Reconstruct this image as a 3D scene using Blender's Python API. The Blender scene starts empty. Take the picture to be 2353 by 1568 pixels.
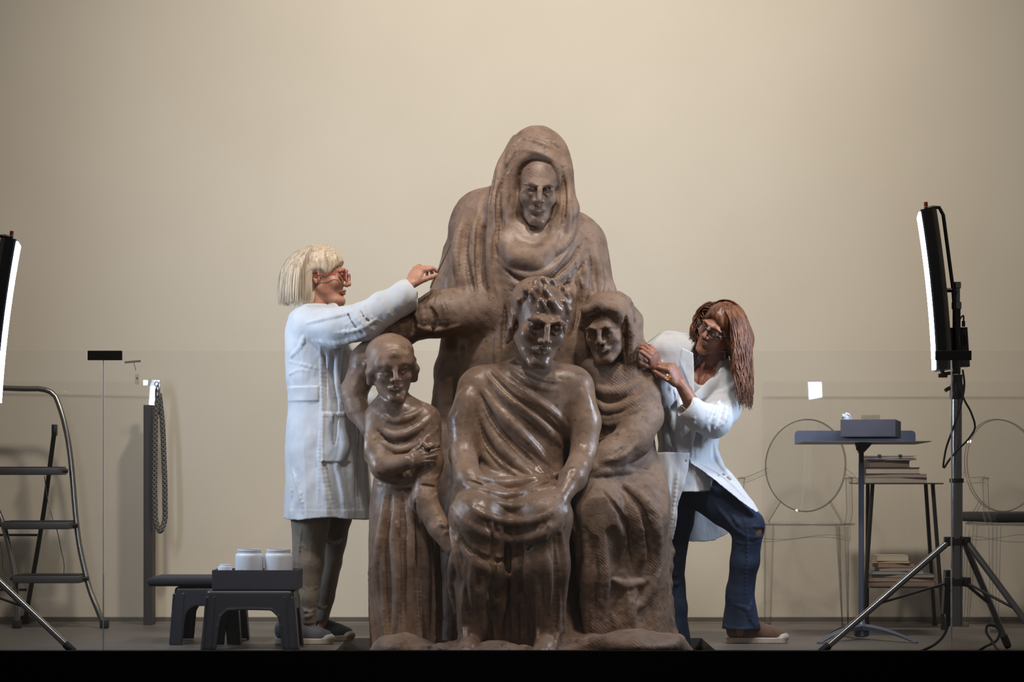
import bpy, bmesh, math, random
import numpy as np
import openvdb
from mathutils import Vector, Matrix
random.seed(7)
rng = np.random.default_rng(7)

# ------------------------------------------------------------------ camera
F_PX, CAM_D, CAM_H, HOR = 5880.0, 10.5, 0.73, 1087.0
S = bpy.context.scene
COL = S.collection
cam_d = bpy.data.cameras.new('camera')
cam = bpy.data.objects.new('camera', cam_d); COL.objects.link(cam)
cam.location = (0, -CAM_D, CAM_H); cam.rotation_euler = (math.pi/2, 0, 0)
cam_d.sensor_width = 36; cam_d.lens = F_PX/2353*36
cam_d.shift_y = (HOR-784)/2353
cam_d.clip_end = 100
S.camera = cam
S.view_settings.view_transform = 'Standard'; S.view_settings.look = 'None'
S.view_settings.gamma = 1; S.view_settings.use_curve_mapping = False
S.view_settings.exposure = 0.0
S.cycles.transparent_max_bounces = 64; S.cycles.max_bounces = 10

# ------------------------------------------------------------------ world and room lights
w = bpy.data.worlds.new('world'); S.world = w; w.use_nodes = True
w.node_tree.nodes['Background'].inputs[0].default_value = (1.0, .93, .86, 1)
w.node_tree.nodes['Background'].inputs[1].default_value = 0.08

def area(name, loc, target, size, size_y, power, color, spread=180):
    d = bpy.data.lights.new(name, 'AREA'); d.shape = 'RECTANGLE'; d.size = size; d.size_y = size_y
    d.energy = power; d.color = color; d.spread = math.radians(spread)
    o = bpy.data.objects.new(name, d); COL.objects.link(o); o.location = loc
    o.rotation_euler = (Vector(target)-Vector(loc)).to_track_quat('-Z', 'Y').to_euler()
    return o
def spot(name, loc, target, power, color, ang, blend=.6, r=.05):
    d = bpy.data.lights.new(name, 'SPOT'); d.energy = power; d.color = color
    d.spot_size = math.radians(ang); d.spot_blend = blend; d.shadow_soft_size = r
    o = bpy.data.objects.new(name, d); COL.objects.link(o); o.location = loc
    o.rotation_euler = (Vector(target)-Vector(loc)).to_track_quat('-Z', 'Y').to_euler()
    return o
spot('ceiling_spot', (1.1, -2.2, 6.0), (.5, 1.97, 1.9), 920, (1, .925, .85), 68, 1.0, .25)
spot('ceiling_spot', (-1.2, -2.4, 6.0), (-.6, 1.97, 1.5), 580, (1, .93, .865), 70, 1.0, .25)
spot("hall_spot", (-2.15, -8.5, 3.9), (.1, .5, .9), 85, (1, .84, .70), 26, .8, .12)
spot('statue_spot', (1.9, -3.0, 5.2), (.3, .3, 1.0), 190, (1, .74, .50), 30, .7, .08)

# ------------------------------------------------------------------ pixel <-> world helpers
def sc(y): return F_PX/(CAM_D+y)
def P(px, py, y):
    s = sc(y)
    return np.array([(px-1176.5)/s, y, CAM_H+(HOR-py)/s])
def R(rpx, y=.4): return rpx/sc(y)

# ------------------------------------------------------------------ signed-distance sculpting
def _nrm(v): return v/ (np.linalg.norm(v)+1e-12)
class Field:
    """dense distance field, primitives blended in, meshed as a level set"""
    def __init__(s, lo, hi, v):
        s.lo = np.array(lo, float); s.v = v; s.kf = .9
        s.n = np.ceil((np.array(hi, float)-s.lo)/v).astype(int)+1
        s.a = np.full(s.n, 0.25, np.float32)
    def block(s, lo, hi):
        i0 = np.clip(np.floor((np.array(lo)-s.lo)/s.v).astype(int), 0, s.n)
        i1 = np.clip(np.ceil((np.array(hi)-s.lo)/s.v).astype(int)+1, 0, s.n)
        if np.any(i1 <= i0): return None
        sl = tuple(slice(a, b) for a, b in zip(i0, i1))
        ax = [ (s.lo[k]+np.arange(i0[k], i1[k])*s.v).astype(np.float32) for k in range(3)]
        return sl, ax[0][:, None, None], ax[1][None, :, None], ax[2][None, None, :]
    def comb(s, sl, d, k, op):
        a = s.a[sl]
        if op == 'u':
            h = np.clip(.5+.5*(a-d)/k, 0, 1); s.a[sl] = a*(1-h)+d*h-k*h*(1-h)
        elif op == 's':
            d = -d
            h = np.clip(.5-.5*(a-d)/k, 0, 1); s.a[sl] = a*(1-h)+d*h+k*h*(1-h)
        elif op == 'i':
            h = np.clip(.5-.5*(a-d)/k, 0, 1); s.a[sl] = a*(1-h)+d*h+k*h*(1-h)
    def cone(s, p1, p2, r1, r2, k=.01, op='u'):
        p1 = np.asarray(p1, float); p2 = np.asarray(p2, float); m = max(r1, r2)+k+3*s.v
        b = s.block(np.minimum(p1, p2)-m, np.maximum(p1, p2)+m)
        if b is None: return
        sl, X, Y, Z = b; ba = p2-p1; L2 = max(float(ba@ba), 1e-9)
        px, py, pz = X-p1[0], Y-p1[1], Z-p1[2]
        t = np.clip((px*ba[0]+py*ba[1]+pz*ba[2])/L2, 0, 1)
        d = np.sqrt((px-t*ba[0])**2+(py-t*ba[1])**2+(pz-t*ba[2])**2)-(r1+(r2-r1)*t)
        s.comb(sl, d, k, op)
    def chain(s, pts, rs, k=.01, op='u'):
        if np.isscalar(rs): rs = [rs]*len(pts)
        for i in range(len(pts)-1): s.cone(pts[i], pts[i+1], rs[i], rs[i+1], k, op)
    def ell(s, c, r, rot=None, k=.01, op='u'):
        c = np.asarray(c, float); r = np.asarray(r, float)
        rot = np.eye(3) if rot is None else np.asarray(rot)
        ext = np.sqrt(((rot*r[None, :])**2).sum(1))+k+3*s.v
        b = s.block(c-ext, c+ext)
        if b is None: return
        sl, X, Y, Z = b; X, Y, Z = X-c[0], Y-c[1], Z-c[2]
        q = [ (X*rot[0, j]+Y*rot[1, j]+Z*rot[2, j]) for j in range(3)]
        k0 = np.sqrt(sum((q[j]/r[j])**2 for j in range(3)))
        k1 = np.sqrt(sum((q[j]/r[j]**2)**2 for j in range(3)))+1e-6
        s.comb(sl, k0*(k0-1)/k1, k, op)
    def box(s, c, h, rot=None, rad=.005, k=.005, op='u'):
        c = np.asarray(c, float); h = np.asarray(h, float)
        rot = np.eye(3) if rot is None else np.asarray(rot)
        ext = (np.abs(rot)*h[None, :]).sum(1)+rad+k+3*s.v
        b = s.block(c-ext, c+ext)
        if b is None: return
        sl, X, Y, Z = b; X, Y, Z = X-c[0], Y-c[1], Z-c[2]
        q = [np.abs(X*rot[0, j]+Y*rot[1, j]+Z*rot[2, j])-h[j]+rad for j in range(3)]
        d = np.sqrt(sum(np.maximum(a, 0)**2 for a in q))+np.minimum(np.maximum(np.maximum(q[0], q[1]), q[2]), 0)-rad
        s.comb(sl, d, k, op)
    def vloft(s, sec, k=.01, op='u', folds=(), pw=2.0):
        """sec rows (z, cx, cy, rx, ry) ; folds rows (n, amp, phase, twist, z0, z1)"""
        sec = np.array(sorted(sec), float)
        zt, zb = sec[-1, 0], sec[0, 0]
        amp = 1+sum(abs(f[1]) for f in folds)
        lo = [(sec[:, 1]-sec[:, 3]*amp).min(), (sec[:, 2]-sec[:, 4]*amp).min(), zb]
        hi = [(sec[:, 1]+sec[:, 3]*amp).max(), (sec[:, 2]+sec[:, 4]*amp).max(), zt]
        m = k+3*s.v
        b = s.block(np.array(lo)-m, np.array(hi)+m)
        if b is None: return
        sl, X, Y, Z = b; zz = Z.ravel()
        def ip(c):   # smooth (Catmull-like) interpolation
            g = np.gradient(sec[:, c], sec[:, 0]); j = np.clip(np.searchsorted(sec[:, 0], zz)-1, 0, len(sec)-2)
            hh = sec[j+1, 0]-sec[j, 0]; t = np.clip((zz-sec[j, 0])/hh, 0, 1)
            r = (2*t**3-3*t**2+1)*sec[j, c]+(t**3-2*t**2+t)*hh*g[j]+(-2*t**3+3*t**2)*sec[j+1, c]+(t**3-t**2)*hh*g[j+1]
            return r.astype(np.float32)[None, None, :]
        cx, cy, rx, ry = ip(1), ip(2), np.maximum(ip(3), .004), np.maximum(ip(4), .004)
        u, v = (X-cx)/rx, (Y-cy)/ry
        rr = (np.abs(u)**pw+np.abs(v)**pw)**(1/pw)
        if folds:
            th = np.arctan2(v, u); mod = 0
            for n, am, ph, tw, z0, z1 in folds:
                wz = np.clip((Z-z0)/(z1-z0), 0, 1) if z0 != z1 else 1
                wz = wz*wz*(3-2*wz) if z0 != z1 else 1
                q = np.sin(n*th+ph+tw*Z)
                mod = mod+am*wz*(1-2*np.abs(q)**.7 if n > 0 else q)
            rr = rr/(1+mod)
        d = (rr-1)*np.minimum(rx, ry)
        dz = np.maximum(zb-Z, Z-zt)
        d = np.maximum(d, dz)
        s.comb(sl, d.astype(np.float32), k, op)
    def func(s, lo, hi, fn, k=.005, op='u'):
        b = s.block(np.array(lo, float)-k-3*s.v, np.array(hi, float)+k+3*s.v)
        if b is None: return
        s.comb(b[0], fn(b[1], b[2], b[3]).astype(np.float32), k, op)
    def sheet(s, poly, t=.003, k=.004, bulge=0.0, op='u', rad=0.0):
        """cloth panel: poly rows (px, py, y) in front elevation, thickness t each side"""
        W = np.array([P(*q) for q in poly]); x, y, z = W.T
        A = np.c_[x, z, np.ones(len(x))] if len(x) < 6 else np.c_[x, z, np.ones(len(x)), x*z, x*x, z*z]
        co = np.linalg.lstsq(A, y, rcond=None)[0]; cx, cz = x.mean(), z.mean()
        def fn(X, Y, Z):
            X2, Z2 = X[:, 0, :]+0*Z[0], Z[0]+0*X[:, 0, :]
            d = np.full(X2.shape, 1e9); sg = np.ones(X2.shape); n = len(x)
            for i in range(n):
                j = (i-1) % n; ex, ez = x[j]-x[i], z[j]-z[i]; wx, wz = X2-x[i], Z2-z[i]
                tt = np.clip((wx*ex+wz*ez)/(ex*ex+ez*ez+1e-12), 0, 1)
                d = np.minimum(d, (wx-ex*tt)**2+(wz-ez*tt)**2)
                c1, c2, c3 = Z2 >= z[i], Z2 < z[j], ex*wz > ez*wx
                m = (c1 & c2 & c3) | (~c1 & ~c2 & ~c3); sg = np.where(m, -sg, sg)
            d2 = sg*np.sqrt(d)+rad
            yy = co[0]*X2+co[1]*Z2+co[2]
            if len(co) > 3: yy = yy+co[3]*X2*Z2+co[4]*X2**2+co[5]*Z2**2
            if bulge: yy = yy-bulge*np.clip(-d2/.08, 0, 1)**.5
            return np.maximum(d2[:, None, :], np.abs(Y-yy[:, None, :])-t)
        s.func((x.min(), y.min()-abs(bulge)-.04, z.min()), (x.max(), y.max()+.04+abs(bulge), z.max()), fn, k, op)
    def surf(s, px, py, dflt=None):
        """first surface met from the front at a given spot of the front elevation"""
        y = s.lo[1]+.3*(s.n[1]*s.v)
        for _ in range(3):
            p = P(px, py, y)
            ix = int(round((p[0]-s.lo[0])/s.v)); iz = int(round((p[2]-s.lo[2])/s.v))
            if not (0 <= ix < s.n[0] and 0 <= iz < s.n[2]): return dflt
            c = s.a[ix, :, iz]; w_ = np.nonzero(c < 0)[0]
            if len(w_) == 0: return dflt
            j = w_[0]; f = 0
            if j > 0: f = c[j]/(c[j]-c[j-1]+1e-9)
            y = s.lo[1]+(j-f)*s.v
        return y
    def spl(s, pts, n=None):
        pts = np.array(pts, float); seg = np.r_[0, np.cumsum(np.hypot(*np.diff(pts[:, :2], axis=0).T))]
        n = n or max(4, int(seg[-1]/9)); t = np.linspace(0, seg[-1], n)
        out = np.empty((n, pts.shape[1]))
        for c in range(pts.shape[1]):
            if len(pts) < 3: out[:, c] = np.interp(t, seg, pts[:, c]); continue
            g = np.gradient(pts[:, c], seg); j = np.clip(np.searchsorted(seg, t, side='right')-1, 0, len(seg)-2)
            h = seg[j+1]-seg[j]; u = (t-seg[j])/h
            out[:, c] = (2*u**3-3*u**2+1)*pts[j, c]+(u**3-2*u**2+u)*h*g[j]+(-2*u**3+3*u**2)*pts[j+1, c]+(u**3-u**2)*h*g[j+1]
        return out
    def stroke(s, pts, r, op='u', k=None, off=0.0, taper=True):
        """fold ridge ('u') or groove ('s') laid along the surface. pts (px,py) ; r px ; off m outward"""
        q = s.spl(pts); r = R(r); k = r*s.kf if k is None else k; W = []; last = None; q_px = []
        for a in q:
            y = s.surf(a[0], a[1], None)
            if y is None: continue
            if last is not None and abs(y-last) > .05: y = last+math.copysign(.05, y-last)
            last = y; W.append(P(a[0], a[1], y-off)); q_px.append((a[0], a[1]))
        n = len(W)
        if n < 2: return
        if n > 4:
            yy = np.array([a[1] for a in W]); yp = np.pad(yy, 2, mode='edge'); ys = np.convolve(yp, np.ones(5)/5, 'valid')
            for i in range(n): W[i] = P(*q_px[i], ys[i]) if q_px else W[i]
        rs = [r*(max(.12, math.sin(math.pi*(i+.35)/(n-.3)))**.6 if taper else 1) for i in range(n)]
        inward = r*.30 if op == 'u' else r*.25
        for i in range(n):
            W[i] = W[i]+np.array([0, inward+(rs[i]-r)*(-.6 if op == 'u' else .6)*1.0, 0])
        s.chain(W, rs, k, op)
    def noise(s, f, amp, seed=0, lo=None, hi=None):
        """band-limited value noise; f = (fx,fy,fz) cells per metre"""
        r_ = np.random.default_rng(seed); b = s.block(s.lo if lo is None else lo, s.lo+s.n*s.v if hi is None else hi)
        sl = b[0]; ax = [b[1].ravel(), b[2].ravel(), b[3].ravel()]
        M = []; dims = []
        for k_ in range(3):
            t = (ax[k_]-ax[k_][0])*f[k_]; nn = int(t[-1])+3; j = t.astype(int); u = t-j; u = u*u*(3-2*u)
            m = np.zeros((len(t), nn), np.float32); m[np.arange(len(t)), j] = 1-u; m[np.arange(len(t)), j+1] += u
            M.append(m); dims.append(nn)
        L = r_.uniform(-1, 1, dims).astype(np.float32)
        L = np.tensordot(M[0], L, (1, 0)); L = np.tensordot(L, M[1], (1, 1)).transpose(0, 2, 1)
        L = L@M[2].T
        s.a[sl] += amp*L
    def mesh(s, name, mats, parent=None, smooth=True):
        v = s.v; bg = 3*v
        a = np.clip(s.a, -bg, bg); a[0], a[-1], a[:, 0], a[:, -1], a[:, :, 0], a[:, :, -1] = bg, bg, bg, bg, bg, bg
        g = openvdb.FloatGrid(float(bg)); g.copyFromArray(np.ascontiguousarray(a), tolerance=0.0)
        pts, quads = g.convertToQuads(isovalue=0.0)
        pts = pts*v+s.lo; quads = quads[:, ::-1]
        return raw_mesh(name, pts, quads, mats, parent, smooth)

def raw_mesh(name, pts, quads, mat, parent=None, smooth=True):
    me = bpy.data.meshes.new(name); n, m = len(pts), len(quads); w_ = quads.shape[1]
    me.vertices.add(n); me.vertices.foreach_set('co', np.ascontiguousarray(pts, np.float32).ravel())
    me.loops.add(m*w_); me.loops.foreach_set('vertex_index', np.ascontiguousarray(quads, np.int32).ravel())
    me.polygons.add(m); me.polygons.foreach_set('loop_start', np.arange(m, dtype=np.int32)*w_)
    me.polygons.foreach_set('use_smooth', np.full(m, smooth))
    me.update(calc_edges=True)
    if mat: me.materials.append(mat)
    return link(name, me, parent)
def link(name, data, parent=None):
    o = bpy.data.objects.new(name, data); COL.objects.link(o)
    if parent is not None:
        o.parent = parent; o.matrix_parent_inverse = Matrix.Translation(-Vector(parent.location)) if parent.rotation_euler.z == 0 else parent.matrix_basis.inverted()
    return o
def tag(o, label=None, cat=None, group=None, kind=None):
    for k_, v_ in (('label', label), ('category', cat), ('group', group), ('kind', kind)):
        if v_: o[k_] = v_
    return o
def thing(name, loc, label, cat, group=None, rz=0):
    o = bpy.data.objects.new(name, None); COL.objects.link(o); o.location = loc; o.rotation_euler = (0, 0, rz)
    o.empty_display_size = .05
    return tag(o, label, cat, group)

# ------------------------------------------------------------------ materials
def lin(c): return tuple(((v/255)/12.92 if v/255 <= .04045 else ((v/255+.055)/1.055)**2.4) for v in c)
MATS = {}
class NB:
    def __init__(s, name):
        s.m = bpy.data.materials.new(name); s.m.use_nodes = True; s.t = s.m.node_tree; s.n = s.t.nodes
        s.b = s.n['Principled BSDF']
    def new(s, t, **kw):
        n = s.n.new(t)
        for k_, v_ in kw.items():
            if k_.startswith('i_'):
                key = k_[2:].replace('_', ' ')
                n.inputs[key].default_value = v_
            else: setattr(n, k_, v_)
        return n
    def l(s, a, b): s.t.links.new(a, b)
    def coord(s, scale=(1, 1, 1), obj=True):
        c = s.new('ShaderNodeTexCoord'); mp = s.new('ShaderNodeMapping'); mp.inputs['Scale'].default_value = scale
        s.l(c.outputs['Object'], mp.inputs['Vector']); return mp.outputs[0]
    def noise(s, vec, scale, detail=4, rough=.55, dist=0):
        n = s.new('ShaderNodeTexNoise'); n.inputs['Scale'].default_value = scale; n.inputs['Detail'].default_value = detail
        n.inputs['Roughness'].default_value = rough; n.inputs['Distortion'].default_value = dist
        s.l(vec, n.inputs['Vector']); return n.outputs['Fac']
    def ramp(s, fac, stops):
        r = s.new('ShaderNodeValToRGB'); e = r.color_ramp.elements
        while len(e) < len(stops): e.new(.5)
        for i, (p, c) in enumerate(stops): e[i].position = p; e[i].color = (*c, 1) if len(c) == 3 else c
        s.l(fac, r.inputs[0]); return r.outputs[0]
    def bump(s, h, strength=.3, dist=.002, nrm=None):
        b = s.new('ShaderNodeBump'); b.inputs['Strength'].default_value = strength; b.inputs['Distance'].default_value = dist
        s.l(h, b.inputs['Height'])
        if nrm is not None: s.l(nrm, b.inputs['Normal'])
        return b.outputs[0]
    def mix(s, f, a, b, mode='MIX'):
        n = s.new('ShaderNodeMix', data_type='RGBA', blend_type=mode)
        if isinstance(f, (int, float)): n.inputs[0].default_value = f
        else: s.l(f, n.inputs[0])
        for i, v_ in ((6, a), (7, b)):
            if isinstance(v_, tuple): n.inputs[i].default_value = (*v_, 1)
            else: s.l(v_, n.inputs[i])
        return n.outputs[2]
def simple(name, col, rough=.5, metal=0, bump=0, bscale=200, var=.0, spec=.5, coat=0):
    if name in MATS: return MATS[name]
    b = NB(name); p = b.b; p.inputs['Roughness'].default_value = rough; p.inputs['Metallic'].default_value = metal
    p.inputs['Specular IOR Level'].default_value = spec; p.inputs['Coat Weight'].default_value = coat
    v = b.coord()
    n = b.noise(v, 9, 5)
    lo = tuple(c*(1-var-.04) for c in col); hi = tuple(min(1, c*(1+var+.04)) for c in col)
    b.l(b.ramp(n, [(.3, lo), (.7, hi)]), p.inputs['Base Color'])
    if bump: b.l(b.bump(b.noise(v, bscale, 3), bump), p.inputs['Normal'])
    MATS[name] = b.m; return b.m
def cloth(name, c1, c2=None, weave=900, wr=.25, scale=14, rough=.9, sheen=.2):
    if name in MATS: return MATS[name]
    b = NB(name); p = b.b; p.inputs['Roughness'].default_value = rough; p.inputs['Sheen Weight'].default_value = sheen
    v = b.coord(); n = b.noise(v, scale, 6, .6); c2 = c2 or tuple(x*.9 for x in c1)
    b.l(b.ramp(n, [(.3, c2), (.65, c1)]), p.inputs['Base Color'])
    h1 = b.bump(b.noise(v, weave, 2), .15, .0006)
    n2 = b.noise(b.coord((1, 1, .6)), 26, 4, .55, .6)
    b.l(b.bump(n2, wr, .012, h1), p.inputs['Normal'])
    MATS[name] = b.m; return b.m
def glass(name, tint=(1, 1, 1), rough=0.0, ior=1.45):
    if name in MATS: return MATS[name]
    b = NB(name); p = b.b; p.inputs['Base Color'].default_value = (*tint, 1); p.inputs['Roughness'].default_value = rough
    p.inputs['Transmission Weight'].default_value = 1; p.inputs['IOR'].default_value = ior
    MATS[name] = b.m; return b.m
def thin(name, refl=1.0, dark=0.0, ior=1.45, rim=1.0):
    if name in MATS: return MATS[name]
    b = NB(name); o = b.n['Material Output']
    tr = b.new('ShaderNodeBsdfTransparent'); tr.inputs[0].default_value = (1-dark, 1-dark, 1-dark, 1)
    gs = b.new('ShaderNodeBsdfGlossy'); gs.inputs['Roughness'].default_value = .02; gs.inputs[0].default_value = (refl, refl, refl, 1)
    f0 = ((ior-1)/(ior+1))**2; lw = b.new('ShaderNodeLayerWeight'); lw.inputs[0].default_value = .5
    pw = b.new('ShaderNodeMath', operation='POWER'); pw.inputs[1].default_value = 5; b.l(lw.outputs['Facing'], pw.inputs[0])
    fr = b.new('ShaderNodeMath', operation='MULTIPLY_ADD'); fr.inputs[1].default_value = (1-f0)*rim; fr.inputs[2].default_value = f0; b.l(pw.outputs[0], fr.inputs[0])
    mx = b.new('ShaderNodeMixShader'); b.l(fr.outputs[0], mx.inputs[0]); b.l(tr.outputs[0], mx.inputs[1]); b.l(gs.outputs[0], mx.inputs[2])
    b.l(mx.outputs[0], o.inputs[0]); MATS[name] = b.m; return b.m
def emis(name, col, st):
    if name in MATS: return MATS[name]
    b = NB(name); p = b.b; p.inputs['Base Color'].default_value = (.8, .8, .8, 1)
    p.inputs['Emission Color'].default_value = (*col, 1); p.inputs['Emission Strength'].default_value = st
    MATS[name] = b.m; return b.m

def marble(name, tone=1.0, rough0=.28, rough1=.62, bump=.35, hatch=0):
    b = NB(name); p = b.b; v = b.coord()
    n1 = b.noise(v, 3.2, 6, .6, .6); n2 = b.noise(v, 13, 7, .62, .4)
    c1 = b.ramp(n1, [(.3, tuple(x*tone for x in lin((108, 88, 76)))), (.5, tuple(x*tone for x in lin((140, 114, 98)))), (.72, tuple(x*tone for x in lin((172, 142, 118))))])
    c2 = b.ramp(n2, [(.34, tuple(x*tone for x in lin((88, 68, 54)))), (.6, tuple(x*tone for x in lin((152, 130, 116))))])
    c = b.mix(.5, c1, c2)
    c = b.mix(b.ramp(b.noise(v, 5.5, 5, .65, .8), [(.48, (0, 0, 0)), (.68, (.75, .75, .75))]), c, tuple(x*tone for x in lin((160, 131, 106))))
    sp = b.noise(v, 42, 5, .6); spk = b.ramp(sp, [(.60, (0, 0, 0)), (.74, (1, 1, 1))])
    c = b.mix(spk, c, tuple(x*tone for x in lin((80, 62, 52))))
    b.l(c, p.inputs['Base Color'])
    rr = b.new('ShaderNodeMapRange'); rr.inputs['To Min'].default_value = rough0; rr.inputs['To Max'].default_value = rough1
    b.l(b.noise(v, 6, 5), rr.inputs[0]); rr.inputs['From Min'].default_value = .35; rr.inputs['From Max'].default_value = .65
    b.l(rr.outputs[0], p.inputs['Roughness'])
    h = b.bump(b.noise(v, 160, 4, .6), bump*.6, .0015)
    h = b.bump(b.noise(v, 28, 5, .6), bump, .006, h)
    if hatch:      # rows of claw-chisel strokes, direction wandering
        wv = b.new('ShaderNodeTexWave'); wv.inputs['Scale'].default_value = 34; wv.inputs['Distortion'].default_value = 9; wv.inputs['Detail'].default_value = 2; wv.inputs['Detail Scale'].default_value = .35
        wv.bands_direction = 'DIAGONAL'; b.l(b.coord((1, .4, 1.2)), wv.inputs['Vector']); 
        mk = b.new('ShaderNodeMath', operation='MULTIPLY'); b.l(wv.outputs['Fac'], mk.inputs[0]); b.l(b.ramp(b.noise(b.coord(), 5, 4), [(.46, (0, 0, 0)), (.62, (1, 1, 1))]), mk.inputs[1])
        h = b.bump(mk.outputs[0], hatch, .002, h)
    b.l(h, p.inputs['Normal'])
    return b.m

# ------------------------------------------------------------------ simple mesh builders
class MB:
    """collects shapes, links them as ONE mesh"""
    def __init__(s): s.bm = bmesh.new()
    def box(s, lo, hi, bev=0, rot=None, piv=None, seg=2):
        lo = Vector(lo); hi = Vector(hi); c = (lo+hi)/2; d = hi-lo
        r = bmesh.ops.create_cube(s.bm, size=1, matrix=Matrix.Translation(c) @ Matrix.Diagonal((*d, 1)))
        vs = r['verts']
        if bev:
            es = list({e for v in vs for e in v.link_edges})
            rr = bmesh.ops.bevel(s.bm, geom=es, offset=bev, segments=seg, affect='EDGES', profile=.5)
            vs = list({v for f in rr['faces'] for v in f.verts} | {v for v in vs if v.is_valid})
        if rot is not None: bmesh.ops.rotate(s.bm, cent=piv if piv is not None else c, matrix=rot, verts=vs)
        return s
    def tube(s, pts, r, n=12, cap=True, flat=None, closed=False):
        pts = [Vector(p) for p in pts]; m = len(pts); rs = [r]*m if np.isscalar(r) else list(r)
        rings = []; up = None
        for i in range(m):
            if closed: t = pts[(i+1) % m]-pts[i-1]
            else: t = pts[min(i+1, m-1)]-pts[max(i-1, 0)]
            t.normalize()
            if up is None:
                up = Vector((0, 0, 1)) if abs(t.z) < .9 else Vector((0, 1, 0))
            a = (up-t*up.dot(t)).normalized(); up = a; b = t.cross(a)
            fa, fb = flat or (1, 1)
            rings.append([s.bm.verts.new(pts[i]+(a*math.cos(2*math.pi*j/n)*fa+b*math.sin(2*math.pi*j/n)*fb)*rs[i]) for j in range(n)])
        for i in range(m if closed else m-1):
            A, B = rings[i], rings[(i+1) % m]
            for j in range(n): s.bm.faces.new((A[j], B[j], B[(j+1) % n], A[(j+1) % n])[::-1])
        if cap and not closed:
            s.bm.faces.new(rings[0]); s.bm.faces.new(rings[-1][::-1])
        return s
    def lathe(s, c, prof, n=32, axis=None):
        M = axis if axis is not None else Matrix.Identity(3); c = Vector(c); rings = []
        for r, z in prof:
            rings.append([s.bm.verts.new(c+M @ Vector((r*math.cos(2*math.pi*j/n), r*math.sin(2*math.pi*j/n), z))) for j in range(n)])
        for A, B in zip(rings, rings[1:]):
            for j in range(n): s.bm.faces.new((A[j], A[(j+1) % n], B[(j+1) % n], B[j]))
        if prof[0][0] > 0: s.bm.faces.new(rings[0][::-1])
        if prof[-1][0] > 0: s.bm.faces.new(rings[-1])
        return s
    def prism(s, poly, y0, y1, fn=None):
        """poly in (x,z), extruded from y0 to y1"""
        fn = fn or (lambda x, y, z: (x, y, z))
        A = [s.bm.verts.new(fn(x, y0, z)) for x, z in poly]; B = [s.bm.verts.new(fn(x, y1, z)) for x, z in poly]
        n = len(poly); s.bm.faces.new(A); s.bm.faces.new(B[::-1])
        for i in range(n): s.bm.faces.new((A[i], B[i], B[(i+1) % n], A[(i+1) % n]))
        return s
    def build(s, name, mat, parent=None, smooth=None):
        bmesh.ops.recalc_face_normals(s.bm, faces=s.bm.faces)
        me = bpy.data.meshes.new(name); s.bm.to_mesh(me); s.bm.free()
        if mat: me.materials.append(mat)
        if smooth is not None:
            me.polygons.foreach_set('use_smooth', [True]*len(me.polygons))
            if smooth < 180: me.set_sharp_from_angle(angle=math.radians(smooth))
        me.update()
        return link(name, me, parent)
def arc(c, r, a0, a1, n, plane='xz'):
    out = []
    for i in range(n):
        a = math.radians(a0+(a1-a0)*i/(n-1)); u, v = r*math.cos(a), r*math.sin(a)
        out.append((c[0]+u, c[1], c[2]+v) if plane == 'xz' else (c[0]+u, c[1]+v, c[2]))
    return out
def crv(pts, n=24):
    pts = np.array(pts, float); L = np.r_[0, np.cumsum(np.linalg.norm(np.diff(pts, axis=0), axis=1))]
    t = np.linspace(0, L[-1], n); out = np.empty((n, pts.shape[1]))
    for c in range(pts.shape[1]):
        g = np.gradient(pts[:, c], L); j = np.clip(np.searchsorted(L, t, side='right')-1, 0, len(L)-2)
        h = L[j+1]-L[j]; u = (t-L[j])/h
        out[:, c] = (2*u**3-3*u**2+1)*pts[j, c]+(u**3-2*u**2+u)*h*g[j]+(-2*u**3+3*u**2)*pts[j+1, c]+(u**3-u**2)*h*g[j+1]
    return out
# the two light panels of the set (their glowing faces are built with the stands); these lamps sit right in front of the faces
LEDC = (.66, .80, 1.0)
# ------------------------------------------------------------------ the setting
def m_wall():
    b = NB('cream_plaster'); p = b.b; v = b.coord()
    n = b.noise(v, 1.2, 5, .5); b.l(b.ramp(n, [(.3, lin((203, 193, 174))), (.7, lin((210, 200, 181)))]), p.inputs['Base Color'])
    p.inputs['Roughness'].default_value = .85
    b.l(b.bump(b.noise(v, 140, 4, .6), .12, .002), p.inputs['Normal']); return b.m
def m_floor():
    b = NB('grey_vinyl_floor'); p = b.b; v = b.coord((1, 1, 1))
    n = b.noise(v, 7, 7, .6); n2 = b.noise(b.coord((3, 40, 1)), 3, 5)
    c = b.mix(.4, b.ramp(n, [(.3, lin((88, 81, 76))), (.7, lin((106, 99, 93)))]), b.ramp(n2, [(.3, lin((86, 80, 76))), (.7, lin((110, 103, 97)))]))
    b.l(c, p.inputs['Base Color']); p.inputs['Roughness'].default_value = .5
    b.l(b.bump(n, .05, .001), p.inputs['Normal']); return b.m
WALL_Y, PF, NOTCH_Y = 1.97, -.55, .80
wall = MB().box((-5, WALL_Y, -.4), (5, WALL_Y+.15, 5.5)).build('wall_back', m_wall()); tag(wall, kind='structure')
fm = m_floor()
XL, XR = P(771, 1497, 0)[0], P(1645, 1497, 0)[0]
b = MB()
b.box((-5, PF, -.12), (XL, WALL_Y, 0)).box((XR, PF, -.12), (5, WALL_Y, 0)).box((XL, NOTCH_Y, -.12), (XR, WALL_Y, 0))
fl = b.build('floor', fm); tag(fl, kind='structure')
pit = MB().box((-5, PF, -.25), (5, WALL_Y, -.151)).build('floor_below', simple('dark_pit', lin((20, 18, 17)), .8)); tag(pit, kind='structure')
m_alu = simple('aluminium_skirting', lin((120, 112, 102)), .45, .6)
sk = MB().box((-5, WALL_Y-.014, 0), (5, WALL_Y-.001, .028), .002).build('baseboard_back', m_alu); tag(sk, kind='structure')
sk2 = MB().box((-5, WALL_Y-.02, 0), (5, WALL_Y-.0145, .004)).build('trim_1', simple('pale_trim', lin((150, 142, 130)), .4)); tag(sk2, kind='structure')
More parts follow.
